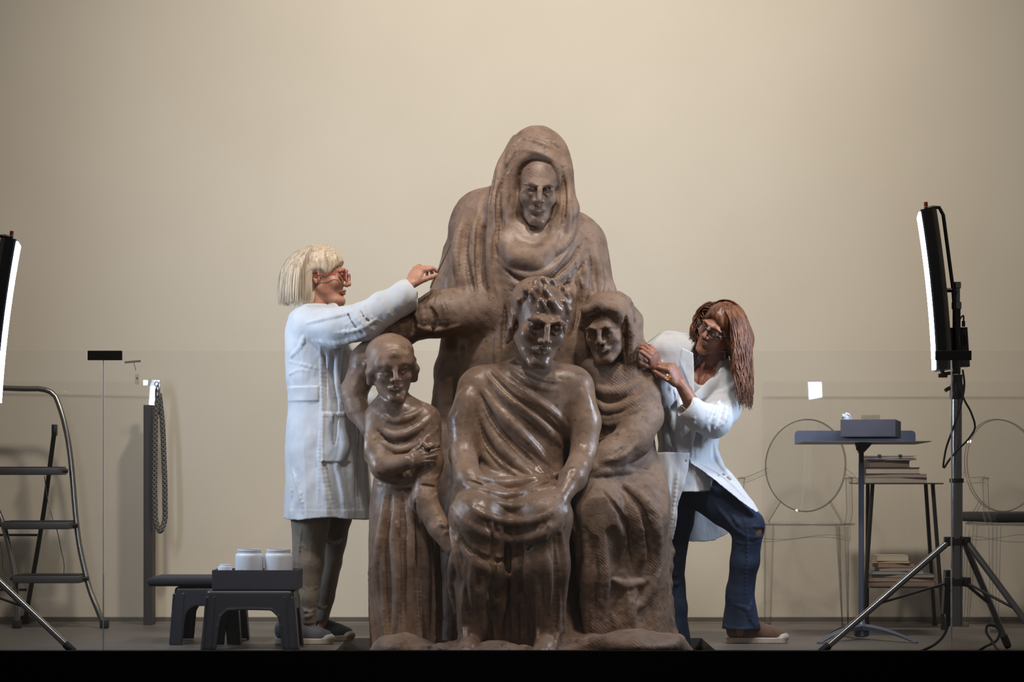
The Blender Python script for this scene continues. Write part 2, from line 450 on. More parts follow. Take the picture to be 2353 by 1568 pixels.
blk = simple('black_fascia', (.0012, .0012, .0012), .75, spec=.12)
# front kerb panels in matte black, side by side
joints = [-5.2, P(862, 1500, -.62)[0], P(2270, 1500, -.62)[0], 5.2]
kz = CAM_H-(1497-HOR)/sc(-.62)
for i in range(3):
    k_ = MB().box((joints[i]+.0012, -.62, -1.3), (joints[i+1]-.0012, -.56, kz), .0006).build('platform_fascia', blk)
    tag(k_, ['matte black front panel of the platform, left of the sculpture base joint', 'long matte black front panel below the sculpture', 'short matte black front panel at the right end of the platform'][i], 'panel')
screw = simple('dull_screw', lin((70, 66, 62)), .4, .8)
fl2 = MB().box((-6, -14, -1.35), (6, -.62, -1.3)).build('floor_hall', fm); tag(fl2, kind='structure')

# glass barrier: long panes in front, black clips over the seams
gm = thin('clear_pane', dark=.003, ior=1.4)
ge = thin('pane_edge', dark=.32, ior=1.8, rim=.5)
def pane(lo, hi, lb):
    o = MB().box(lo, hi).build('glass_barrier', gm); o.data.materials.append(ge)
    for f in o.data.polygons:
        if f.normal.z > .9: f.material_index = 1
    return tag(o, lb, 'glass panel')
gy = -.50
def gx(px, y): return P(px, 900, y)[0]
gz = P(0, 808, gy)[2]
gl = [(-2.6, gx(237, gy)), (gx(237, gy), gx(2187, gy)), (gx(2187, gy), 2.6)]
glab = ['clear glass barrier pane in front of the step ladder at far left', 'long clear glass barrier pane running in front of the sculpture', 'clear glass barrier pane in front of the black chair cushion at far right']
for (x0, x1), lb in zip(gl, glab):
    pane((x0+.0025, gy, -.02), (x1-.0025, gy+.01, gz), lb)
mseam = simple('polished_seam', lin((190, 195, 205)), .25, 0)
for px, xa, xb, lb in ((237, 201, 280, 'black clip joining the glass panes above the step ladder side'), (2187, 2150, 2232, 'black clip joining the glass panes in front of the light stand')):
    t = thing('glass_clip', (gx(px, gy), gy, gz-.035), lb, 'clip')
    c_ = MB().box((gx(xa, gy), gy-.006, gz-.034), (gx(xb, gy), gy-.0005, gz+.003), .0015); c_.build('front_plate', blk2 := simple('black_metal', (.008, .008, .008), .45), t)
    c_ = MB().box((gx(xa, gy), gy+.0105, gz-.034), (gx(xb, gy), gy+.016, gz+.003), .0015); c_.build('back_plate', blk2, t)
    s_ = MB().box((gx(px, gy)-.0015, gy+.001, -.02), (gx(px, gy)+.0015, gy+.009, gz-.03)).build('seam_strip', mseam); tag(s_, 'thin pale sealing strip between two glass panes, %s' % ('left' if px < 1000 else 'right'), 'strip')
# second row of glass close to the wall
gy2 = 1.90; gz2 = P(0, 878, gy2)[2]
o = pane((-2.6, gy2, .002), (gx(363, gy2), gy2+.01, gz2), 'clear glass pane near the wall beside the dark rope post')
o.matrix_world = Matrix.Translation((gx(363, gy2), gy2, 0)) @ Matrix.Rotation(-.018, 4, 'Z') @ Matrix.Translation((-gx(363, gy2), -gy2, 0))
pane((gx(1752, gy2), gy2, .002), (2.6, gy2+.01, gz2), 'clear glass pane near the wall behind the transparent chairs')
# ------------------------------------------------------------------ heads and hands (shared by people and carvings)
def rotm(yaw=0, pitch=0, roll=0):
    """yaw about z (+ turns to +x side), pitch about x (+ nods down), roll about y (+ leans to +x)"""
    a, b, c = map(math.radians, (yaw, pitch, roll))
    Rz = np.array([[math.cos(a), -math.sin(a), 0], [math.sin(a), math.cos(a), 0], [0, 0, 1]])
    Rx = np.array([[1, 0, 0], [0, math.cos(b), -math.sin(b)], [0, math.sin(b), math.cos(b)]])
    Ry = np.array([[math.cos(c), 0, math.sin(c)], [0, 1, 0], [-math.sin(c), 0, math.cos(c)]])
    return Ry @ Rz @ Rx
def head(F, c, size, M, stone=False, age=0, ears=True, lips=1.0, neck=None, nose=1.0):
    c = np.asarray(c, float); s = size
    T = lambda p: c+s*(M @ np.asarray(p, float))
    E = lambda p, r, k=.03, op='u', rr=None: F.ell(T(p), np.array(r)*s, M if rr is None else M @ rr, k*s, op)
    C = lambda a, b, ra, rb, k=.03, op='u': F.cone(T(a), T(b), ra*s, rb*s, k*s, op)
    E((0, .08, .16), (.305, .385, .335)); E((0, -.10, -.10), (.255, .27, .36), .08)
    for x in (-1, 1):
        C((x*.215, .02, -.2), (x*.07, -.285, -.43), .07, .06, .09)
        E((x*.165, -.245, -.10), (.10, .09, .10), .06)
    E((0, -.300 if stone else -.325, -.42 if stone else -.435), (.085, .06, .065), .06)
    C((-.13, -.33, .10), (.13, -.33, .10), .05, .05, .06)
    for x in (-1, 1):
        E((x*.135, -.405, .005), (.085, .052 if stone else .065, .052), .05, 's')
        E((x*.13, -.302, .0), (.068, .06, .052), .012)
        F.chain([T((x*.06, -.352, .0)), T((x*.10, -.372, .038)), T((x*.16, -.365, .040)), T((x*.205, -.325, .008))], [.012*s, .018*s, .018*s, .012*s], .02*s)
        F.chain([T((x*.065, -.350, -.012)), T((x*.12, -.363, -.046)), T((x*.195, -.33, -.015))], [.010*s, .014*s, .010*s], .016*s)
        F.chain([T((x*.05, -.395, .09)), T((x*.13, -.395, .118)), T((x*.225, -.335, .085))], [.022*s, .024*s, .016*s], .04*s)
    F.chain([T((0, -.37, .09)), T((0, -.415*nose, .02)), T((0, -.475*nose, -.115))], [.034*s, .032*s, .046*s], .035*s)
    for x in (-1, 1):
        E((x*.055, -.415, -.135), (.036, .045, .034), .025)
        E((x*.027, -.45, -.165), (.015, .02, .012), .012, 's')
    C((0, -.405, -.17), (0, -.395, -.215), .016, .012, .03, 's')
    l = lips
    F.chain([T((-.105, -.335, -.252)), T((-.035, -.392, -.232)), T((0, -.396, -.238)), T((.035, -.392, -.232)), T((.105, -.335, -.252))], [.010*s, .022*s*l, .020*s, .022*s*l, .010*s], .022*s)
    F.chain([T((-.095, -.335, -.262)), T((0, -.386, -.283)), T((.095, -.335, -.262))], [.012*s, .028*s*l, .012*s], .022*s)
    F.chain([T((-.115, -.352, -.257)), T((-.05, -.405, -.255)), T((0, -.416, -.257)), T((.05, -.405, -.255)), T((.115, -.352, -.257))], [.006*s, .008*s, .009*s, .008*s, .006*s], .008*s, 's')
    E((0, -.40, -.335), (.08, .03, .02), .04, 's')
    if age:
        for x in (-1, 1):
            F.chain([T((x*.075, -.39, -.15)), T((x*.13, -.345, -.22)), T((x*.15, -.31, -.30))], [.008*s, .009*s, .006*s], .02*s, 's')
            F.chain([T((x*.07, -.36, -.06)), T((x*.13, -.362, -.085)), T((x*.2, -.32, -.06))], [.006*s, .007*s, .005*s], .018*s, 's')
    if ears:
        for x in (-1, 1):
            rr = rotm(0, 10, 0)
            E((x*.305, .06, -.03), (.035, .075, .115), .03, 'u', rr)
            E((x*.34, .045, -.02), (.022, .042, .07), .015, 's', rr)
            F.chain([T((x*.325, .0, -.08)), T((x*.335, .02, .06)), T((x*.335, .10, .08)), T((x*.33, .125, .0)), T((x*.32, .05, -.13))], .017*s, .012*s)
    if neck is not None:
        F.cone(T((0, .06, -.22)), neck, .20*s, .22*s, .06*s)
        for x in (-1, 1): F.cone(T((x*.2, .1, -.28)), np.asarray(neck)+M @ np.array([x*.05, -.10, -.12])*s, .05*s, .04*s, .05*s)
    return T
def hand(F, wrist, d, up, size, curl, spread=8, thumb=(35, 30), side=1, k=.5, rs=1.0):
    """wrist point, d = direction palm to fingers, up = back of hand normal, side = thumb side (+1: d x up)
    curl = per-finger (index..little) triples of joint bends in degrees"""
    d = _nrm(np.asarray(d, float)); up = np.asarray(up, float); up = _nrm(up-d*(up@d)); sd = np.cross(d, up)*side
    w_ = np.asarray(wrist, float); s = size
    fr = np.array([sd, up, d]).T
    F.ell(w_+d*.28*s, (.215*s, .085*s, .27*s), fr, .05*s)
    F.ell(w_+d*.02*s, (.16*s, .105*s, .12*s), fr, .06*s)
    F.ell(w_+d*.17*s+sd*.13*s-up*.045*s, (.09*s, .075*s, .17*s), fr, .05*s)
    L = [(.235, .15, .115), (.26, .165, .12), (.24, .155, .12), (.185, .115, .105)]
    tips = []
    for i in range(4):
        off = (.155, .055, -.05, -.145)[i]; r = (.052, .053, .050, .044)[i]*s*rs
        base = w_+d*(.47, .495, .48, .44)[i]*s+sd*off*s
        a = math.radians((1.5-i)*spread); dd = _nrm(d*math.cos(a)+sd*math.sin(a)); p = base-dd*.06*s; pts = [p]; p = base; pts.append(p); ang = 0
        for j in range(3):
            ang += math.radians(curl[i][j]); v_ = dd*math.cos(ang)-up*math.sin(ang); p = p+v_*L[i][j]*s; pts.append(p)
        F.ell(base+up*.015*s, (r*1.05, r*1.05, r*1.1), fr, .03*s)
        F.chain(pts, [r*1.05, r*1.08, r*.98, r*.88, r*.72], .018*s)
        tips.append(p)
    a, b_ = map(math.radians, thumb)
    t0 = w_+d*.10*s+sd*.13*s-up*.03*s
    v1 = _nrm(d*math.cos(a)+sd*math.sin(a)-up*.35); v2 = _nrm(v1*math.cos(b_)+(-up*.6+d*.5-sd*.1)*math.sin(b_)); t1 = t0+v1*.24*s; t2 = t1+v2*.17*s; t3 = t2+_nrm(v2+d*.25)*.14*s
    F.chain([t0, t1, t2, t3], [.085*s*rs, .066*s*rs, .060*s*rs, .046*s*rs], .03*s); tips.append(t3)
    return tips
# ------------------------------------------------------------------ carved marble group (plain generic figures)
VS = .0050
mA = marble('marble_grey_brown', .77, .42, .72, .5, .15); mB = marble('marble_warm', .88, .24, .55, .3); mC = marble('marble_polished', .84, .22, .5, .35); mD = marble('marble_rough', .74, .5, .85, .8, .35)
st = thing('marble_sculpture', (P(1200, 1497, .3)[0], .3, -.15), 'tall brown marble sculpture of four robed figures on a rough rock base', 'sculpture')
def V(py, px, y, rx, ry): # loft row from elevation numbers
    p = P(px, py, y); return (p[2], p[0], y, R(rx, y), ry)
def figure_A():
    lo = P(780, 1530, .2); hi = P(1450, 270, .2)
    F = Field((lo[0], .02, -.1), (hi[0], .80, hi[2]), VS); F.kf = .5
    F.vloft([V(478, 1190, .50, 70, .10), V(505, 1200, .49, 128, .15), V(570, 1212, .46, 160, .19), V(660, 1215, .45, 172, .21), V(780, 1222, .47, 175, .22), V(1000, 1230, .5, 200, .23), V(1300, 1220, .5, 215, .24), V(1520, 1220, .5, 220, .25)], .03, folds=[(5, .035, .4, .6, 2, -1)])
    # shoulders, upper arms under the mantle
    F.ell(P(1112, 525, .46), (R(78), .13, R(92)), None, .05); F.ell(P(1318, 575, .46), (R(70), .13, R(90)), None, .05)
    F.cone(P(1096, 530, .45), P(1085, 690, .38), R(58), R(50), .05); F.cone(P(1330, 580, .45), P(1368, 690, .42), R(62), R(48), .05)
    F.cone(P(1368, 690, .42), P(1330, 800, .36), R(46), R(36), .04)
    # cowl
    hc = P(1233, 425, .36)
    F.ell(P(1232, 400, .42), (R(84), .17, R(112)), rotm(0, 0, 3), .04)
    F.cone(P(1225, 440, .46), P(1185, 530, .5), R(80), R(105), .06)
    F.chain([P(1170, 400, .36), P(1152, 480, .34), P(1160, 560, .33)], [R(26), R(32), R(26)], .03)
    F.chain([P(1293, 400, .36), P(1300, 480, .34), P(1280, 560, .33)], [R(22), R(28), R(28)], .03)
    F.ell(P(1232, 440, .235), (R(54), .15, R(82)), rotm(0, 0, 3), .03, 's')
    head(F, P(1234, 436, .345), R(158), rotm(6, 10, 4), stone=True, ears=False, neck=P(1222, 560, .45))
    F.chain([P(1160, 560, .31), P(1190, 592, .27), P(1235, 600, .26), P(1278, 560, .29)], [R(22), R(25), R(24), R(22)], .03)
    # mantle folds
    for pts, r in [([(1180, 312), (1150, 380), (1135, 460), (1128, 560), (1140, 660), (1160, 720)], 11), ([(1205, 322), (1170, 390), (1158, 470), (1160, 540)], 9),
                   ([(1108, 455), (1092, 540), (1090, 640), (1112, 730)], 13), ([(1075, 470), (1058, 540), (1060, 620), (1085, 700)], 11), ([(1050, 520), (1046, 600), (1066, 680)], 9),
                   ([(1290, 345), (1304, 420), (1306, 500), (1296, 570)], 9), ([(1200, 318), (1245, 330), (1290, 352)], 7), ([(1185, 345), (1240, 352), (1292, 380)], 6),
                   ([(1150, 640), (1220, 660), (1290, 630), (1340, 570)], 12), ([(1135, 590), (1215, 635), (1280, 600), (1325, 530)], 10), ([(1160, 690), (1240, 700), (1310, 670), (1365, 610)], 12),
                   ([(1360, 560), (1378, 640), (1370, 720)], 10), ([(1335, 560), (1345, 640), (1335, 740)], 9), ([(1305, 620), (1318, 700), (1300, 780)], 9), ([(1215, 300), (1175, 350), (1160, 430)], 7), ([(1128, 470), (1124, 560), (1126, 650), (1146, 730)], 8), ([(1062, 500), (1048, 580), (1052, 650)], 8), ([(1262, 590), (1300, 560), (1322, 500)], 9), ([(1190, 640), (1250, 628), (1300, 590), (1340, 520)], 9), ([(1150, 740), (1145, 800), (1150, 900)], 9), ([(1040, 800), (1035, 900), (1030, 1000), (1028, 1150)], 10), ([(1062, 790), (1055, 860)], 9), ([(1240, 320), (1275, 330), (1298, 365)], 6), ([(1345, 600), (1362, 680), (1352, 760)], 8)]:
        F.stroke(pts, r)
    for pts, r in [([(1122, 470), (1110, 560), (1114, 660), (1130, 720)], 8), ([(1078, 500), (1074, 600), (1090, 680)], 6), ([(1170, 360), (1146, 450), (1143, 560)], 6), ([(1150, 615), (1215, 648), (1282, 618), (1330, 552)], 6), ([(1165, 668), (1235, 682), (1300, 655), (1352, 590)], 6), ([(1354, 580), (1362, 680)], 5), ([(1100, 500), (1098, 600), (1104, 690)], 7), ([(1140, 380), (1128, 440), (1120, 500)], 5), ([(1160, 700), (1158, 800)], 8), ([(1180, 665), (1250, 648), (1310, 600), (1345, 545)], 6), ([(1195, 335), (1160, 400), (1150, 470), (1152, 540)], 6), ([(1052, 800), (1046, 900), (1042, 1000)], 8), ([(1320, 600), (1330, 690), (1318, 770)], 7), ([(1285, 360), (1296, 430), (1296, 500), (1284, 560)], 5)]:
        F.stroke(pts, r, 's')
    # mantle fall at the left, behind the small figure, and the sleeve reaching down to it
    F.chain([P(1070, 600, .5), P(1030, 660, .48), P(1005, 690, .46)], [R(60), R(34), R(22)], .04)
    F.chain([P(1060, 690, .46), P(1028, 850, .5), P(1015, 1000, .52), P(1010, 1300, .5), P(1005, 1500, .5)], [R(30), R(26), R(32), R(50), R(60)], .04)
    F.chain([P(1120, 715, .36), P(1010, 720, .32), P(915, 752, .30)], [R(58), R(52), R(40)], .03)
    F.chain([P(915, 752, .30), P(845, 830, .28), P(812, 905, .24)], [R(40), R(36), R(29)], .03)
    F.chain([P(812, 905, .24), P(822, 945, .20), P(846, 988, .14)], [R(29), R(24), R(17)], .02)
    F.ell(P(905, 768, .31), (R(46), .075, R(38)), None, .03)
    hand(F, P(846, 985, .14), P(880, 1030, .08)-P(846, 985, .14), (-.4, -1, .3), R(86), [(18, 25, 20), (20, 28, 20), (22, 30, 20), (26, 30, 20)], side=1)
    for pts in [[(960, 690), (975, 730), (965, 775)], [(905, 722), (925, 760), (920, 800)], [(868, 770), (890, 800), (880, 830)], [(1010, 680), (1025, 730), (1015, 770)], [(835, 830), (855, 850)], [(940, 745), (1000, 758), (1060, 745)]]:
        F.stroke(pts, 8)
    for pts in [[(940, 712), (952, 745), (945, 775)], [(890, 755), (905, 785)], [(985, 700), (1000, 735), (992, 770)], [(850, 800), (868, 820)]]:
        F.stroke(pts, 5, 's')
    F.noise((14, 14, 9), .004, 3); F.noise((45, 45, 45), .0011, 4)
    return F.mesh('standing_figure', mA, st)
def figure_B():
    lo = P(835, 1540, .1); hi = P(1110, 745, .1)
    F = Field((lo[0], -.12, -.12), (hi[0], .46, hi[2]), .0045); F.kf = .5
    y = .17
    F.vloft([V(905, 905, y, 34, .06), V(930, 915, y, 62, .09), V(965, 925, y, 78, .105), V(1020, 925, y, 74, .105), V(1085, 918, y, 56, .095), V(1110, 915, y, 58, .1), V(1170, 922, y, 74, .13), V(1300, 930, y, 84, .14), V(1420, 932, y, 84, .14), V(1520, 935, y, 80, .14)], .02,
            folds=[(6, .06, .3, 1.2, .62, .2), (4, .03, 1.1, 2, .62, .2)])
    T = head(F, P(900, 848, .10), R(146), rotm(10, 8, -5), stone=True, ears=False, neck=P(912, 935, y))
    M = rotm(10, 8, -5); s = R(146)
    F.ell(T((0, .06, .24)), np.array((.37, .43, .30))*s, M, .02)     # cap
    F.ell(T((0, -.22, .13)), np.array((.22, .15, .12))*s, M, .03); F.ell(T((0, -.30, .14)), np.array((.18, .13, .13))*s, M, .02)
    F.chain([T((-.34, -.05, .12)), T((-.20, -.30, .22)), T((0, -.38, .26)), T((.20, -.30, .22)), T((.34, -.05, .12))], .05*s, .012)
    for x in (-1, 1):
        F.chain([T((x*.05, -.36, .22)), T((x*.22, -.28, .12)), T((x*.33, -.08, -.02)), T((x*.34, .05, -.18))], [.05*s, .06*s, .075*s, .06*s], .02)
        F.chain([T((x*.08, -.33, .17)), T((x*.25, -.22, .04)), T((x*.32, -.0, -.12))], [.02*s, .03*s, .03*s], .006, 's')
    # arms
    F.chain([P(975, 965, .15), P(985, 1060, .10), P(975, 1150, .04)], [R(36), R(32), R(28)], .03)
    F.chain([P(975, 1150, .04), P(1010, 1215, 0), P(1040, 1262, -.03)], [R(28), R(24), R(18)], .02)
    hand(F, P(1040, 1262, -.03), P(1085, 1300, -.03)-P(1040, 1262, -.03), (.2, -1, .4), R(84), [(20, 30, 20), (24, 32, 20), (26, 34, 22), (30, 34, 22)], side=-1)
    F.chain([P(868, 965, .16), P(862, 1030, .12), P(880, 1075, .06)], [R(34), R(30), R(26)], .03)
    F.chain([P(880, 1075, .06), P(935, 1062, .01)], [R(26), R(18)], .02)
    hand(F, P(935, 1062, .01), P(985, 1045, .0)-P(935, 1062, .01), (0, -1, .1), R(78), [(12, 20, 15), (12, 22, 15), (14, 22, 15), (16, 24, 15)], side=-1)
    for pts, r in [([(860, 940), (900, 965), (950, 955), (985, 925)], 9), ([(855, 970), (905, 1002), (960, 985), (1000, 945)], 9), ([(862, 1010), (910, 1035), (965, 1020), (1005, 985)], 8), ([(868, 1098), (915, 1106), (965, 1098)], 7), ([(868, 1112), (915, 1120), (965, 1112)], 6),
                   ([(890, 1125), (875, 1220), (868, 1330), (880, 1440)], 11), ([(912, 1125), (905, 1220), (915, 1320), (905, 1480)], 12), ([(940, 1130), (945, 1240), (938, 1360), (945, 1480)], 12), ([(965, 1160), (975, 1280), (978, 1400), (985, 1480)], 11),
                   ([(962, 1010), (990, 1030), (1012, 1020)], 7), ([(955, 1090), (985, 1105), (1008, 1092)], 7), ([(960, 1140), (985, 1150), (1003, 1135)], 6), ([(1000, 1215), (1018, 1205), (1028, 1225)], 6), ([(892, 1180), (925, 1230), (935, 1300)], 8), ([(1016, 1235), (1030, 1222), (1040, 1240)], 5)]:
        F.stroke(pts, r)
    for pts, r in [([(900, 1130), (890, 1230), (893, 1350), (895, 1470)], 7), ([(927, 1135), (926, 1230), (927, 1350), (925, 1470)], 7), ([(955, 1150), (960, 1260), (960, 1380), (965, 1470)], 7), ([(862, 985), (905, 1016), (958, 1002)], 5), ([(960, 1025), (995, 1042)], 4), ([(965, 1115), (1000, 1120)], 4)]:
        F.stroke(pts, r, 's')
    F.noise((18, 18, 11), .003, 8); F.noise((60, 60, 60), .0007, 9)
    return F.mesh('small_figure', mB, st)
def figure_C():
    lo = P(985, 1540, -.1); hi = P(1420, 610, -.1)
    F = Field((lo[0], -.36, -.12), (hi[0], .52, hi[2]), .0048); F.kf = .5
    y = .16
    F.vloft([V(828, 1218, y, 52, .08), V(850, 1212, y, 105, .11), V(890, 1208, y, 138, .14), V(950, 1200, y, 132, .15), V(1030, 1190, y, 112, .14), V(1090, 1185, y, 116, .15), V(1150, 1180, y, 140, .18), V(1210, 1180, y, 145, .18)], .03, folds=[(4, .012, .2, 3, 2, -1)])
    # shoulders
    F.ell(P(1108, 882, y), (R(44), .09, R(42)), None, .04); F.ell(P(1310, 882, y), (R(44), .09, R(42)), None, .04)
    M = rotm(14, 14, 7); s = R(186)
    T = head(F, P(1240, 742, .02), s, M, stone=True, ears=True, neck=P(1218, 860, y))
    F.ell(T((0, .13, .22)), np.array((.36, .41, .31))*s, M, .02)
    r_ = np.random.default_rng(5)
    for i in range(46):       # carved curls
        a = r_.uniform(-2.7, 2.7); e = r_.uniform(.02, 1.2); q = np.array((.36*math.sin(a)*math.cos(e), .1-.42*math.cos(a)*math.cos(e), .15+.36*math.sin(e)))
        if q[1] < -.12 and q[2] < .25: continue
        if abs(a) > 1.2: q[2] -= r_.uniform(0, .4)
        t = np.array((.06*math.cos(a), .05, -.09)); q = q*.95; F.chain([T(q-t), T(q+t*.2+np.array((.02, 0, .01))), T(q+t)], [.035*s, .050*s, .035*s], .012)
    # lap and legs, knees forward, shins down
    for kx, hx, fx in ((1098, 1130, 1085), (1250, 1225, 1262)):
        F.chain([P(hx, 1150, .14), P(kx, 1190, -.12)], [R(80), R(60)], .05)
        F.chain([P(kx, 1192, -.12), P(kx, 1300, -.11), P(fx, 1440, -.08)], [R(58), R(54), R(34)], .04)
        F.cone(P(fx, 1440, -.06), P(fx-8, 1482, -.1), R(24), R(24), .02)
        F.chain([P(fx-6, 1478, -.08), P(fx-10, 1492, -.17), P(fx-14, 1500, -.22)], [R(26), R(23), R(15)], .02)
        for j in range(5): F.cone(P(fx-32+j*10, 1497, -.19), P(fx-35+j*11.5, 1503, -.245), R(7.5), R(5.5), .006)
    F.ell(P(1176, 1200, -.04), (R(110), .10, R(52)), None, .06); F.ell(P(1176, 1270, -.02), (R(95), .09, R(60)), None, .06)
    # hanging cloth between and beside the legs
    F.vloft([V(1175, 1175, .0, 128, .12), V(1250, 1175, .02, 132, .13), V(1350, 1172, .05, 128, .13), V(1440, 1172, .07, 120, .13), V(1520, 1172, .1, 118, .12)], .04, folds=[(7, .05, .4, 1.5, .75, .2)])
    # bare arms
    F.chain([P(1326, 895, .14), P(1342, 970, .10), P(1342, 1045, .06)], [R(40), R(36), R(30)], .03)
    F.ell(P(1337, 940, .09), (R(29), .05, R(50)), None, .02)
    F.chain([P(1342, 1045, .06), P(1316, 1100, -.06), P(1285, 1150, -.15)], [R(30), R(29), R(19)], .02)
    hand(F, P(1285, 1150, -.15), P(1245, 1192, -.22)-P(1285, 1150, -.15), (0.1, -.5, .9), R(108), [(14, 28, 22), (16, 32, 22), (18, 34, 24), (24, 34, 24)], side=-1)
    F.chain([P(1092, 895, .14), P(1068, 970, .10), P(1064, 1045, .05)], [R(40), R(36), R(30)], .03)
    F.ell(P(1076, 940, .08), (R(29), .05, R(48)), None, .02)
    F.chain([P(1064, 1045, .05), P(1078, 1100, -.06), P(1100, 1140, -.14)], [R(30), R(28), R(19)], .02)
    hand(F, P(1100, 1140, -.14), P(1128, 1185, -.21)-P(1100, 1140, -.14), (-.1, -.5, .9), R(106), [(14, 28, 22), (16, 32, 22), (18, 34, 24), (24, 34, 24)], side=1)
    for pts, r in [([(1108, 850), (1160, 905), (1230, 960), (1300, 1040)], 13), ([(1130, 845), (1190, 895), (1260, 940), (1310, 985)], 11), ([(1100, 880), (1150, 950), (1210, 1010), (1280, 1090)], 12), ([(1095, 920), (1125, 990), (1180, 1060), (1250, 1110)], 11), ([(1160, 840), (1225, 885), (1290, 900)], 9),
                   ([(1088, 960), (1105, 1030), (1150, 1090)], 10), ([(1072, 1090), (1150, 1112), (1230, 1105), (1300, 1085)], 13), ([(1066, 1115), (1150, 1138), (1230, 1130), (1285, 1120)], 11),
                   ([(1040, 1165), (1090, 1215), (1160, 1240), (1240, 1232), (1300, 1180)], 12), ([(1055, 1150), (1110, 1185), (1180, 1200), (1250, 1190), (1295, 1155)], 10), ([(1120, 1150), (1180, 1165), (1235, 1155)], 8), ([(1045, 1230), (1100, 1300), (1170, 1320), (1235, 1280)], 12), ([(1052, 1290), (1110, 1370), (1180, 1385), (1245, 1340)], 12),
                   ([(1058, 1220), (1042, 1320), (1048, 1430), (1040, 1490)], 12), ([(1090, 1250), (1085, 1350), (1095, 1440)], 9), ([(1150, 1200), (1145, 1300), (1152, 1400), (1145, 1490)], 13), ([(1180, 1210), (1186, 1320), (1180, 1420), (1186, 1490)], 12), ([(1210, 1230), (1212, 1330), (1208, 1430), (1215, 1490)], 11), ([(1285, 1210), (1295, 1300), (1290, 1400), (1300, 1490)], 12), ([(1252, 1250), (1262, 1340), (1256, 1430)], 9), ([(1122, 848), (1178, 900), (1250, 950), (1306, 1012)], 6), ([(1092, 900), (1135, 970), (1190, 1030), (1262, 1098)], 7), ([(1088, 940), (1115, 1010), (1165, 1076), (1200, 1098)], 8), ([(1170, 838), (1240, 872), (1300, 880)], 6), ([(1072, 1320), (1066, 1400), (1072, 1480)], 9), ([(1110, 1300), (1106, 1400), (1112, 1480)], 9), ([(1232, 1310), (1240, 1400), (1234, 1480)], 9), ([(1272, 1300), (1282, 1400), (1276, 1490)], 8), ([(1035, 1210), (1050, 1270), (1060, 1330)], 9)]:
        F.stroke(pts, r)
    for pts, r in [([(1118, 850), (1170, 903), (1245, 955), (1305, 1010)], 7), ([(1098, 898), (1138, 970), (1195, 1035), (1262, 1095)], 7), ([(1092, 940), (1112, 1005), (1160, 1070)], 6), ([(1068, 1102), (1150, 1126), (1230, 1118), (1290, 1102)], 6), ([(1130, 1225), (1133, 1320), (1125, 1430), (1130, 1490)], 8), ([(1166, 1240), (1166, 1340), (1166, 1480)], 8), ([(1197, 1240), (1200, 1340), (1197, 1480)], 7), ([(1043, 1205), (1090, 1270), (1160, 1290), (1228, 1255)], 6), ([(1272, 1240), (1278, 1340), (1274, 1470)], 6)]:
        F.stroke(pts, r, 's')
    F.noise((16, 16, 10), .003, 12); F.noise((60, 60, 60), .0006, 13)
    return F.mesh('seated_figure', mC, st)
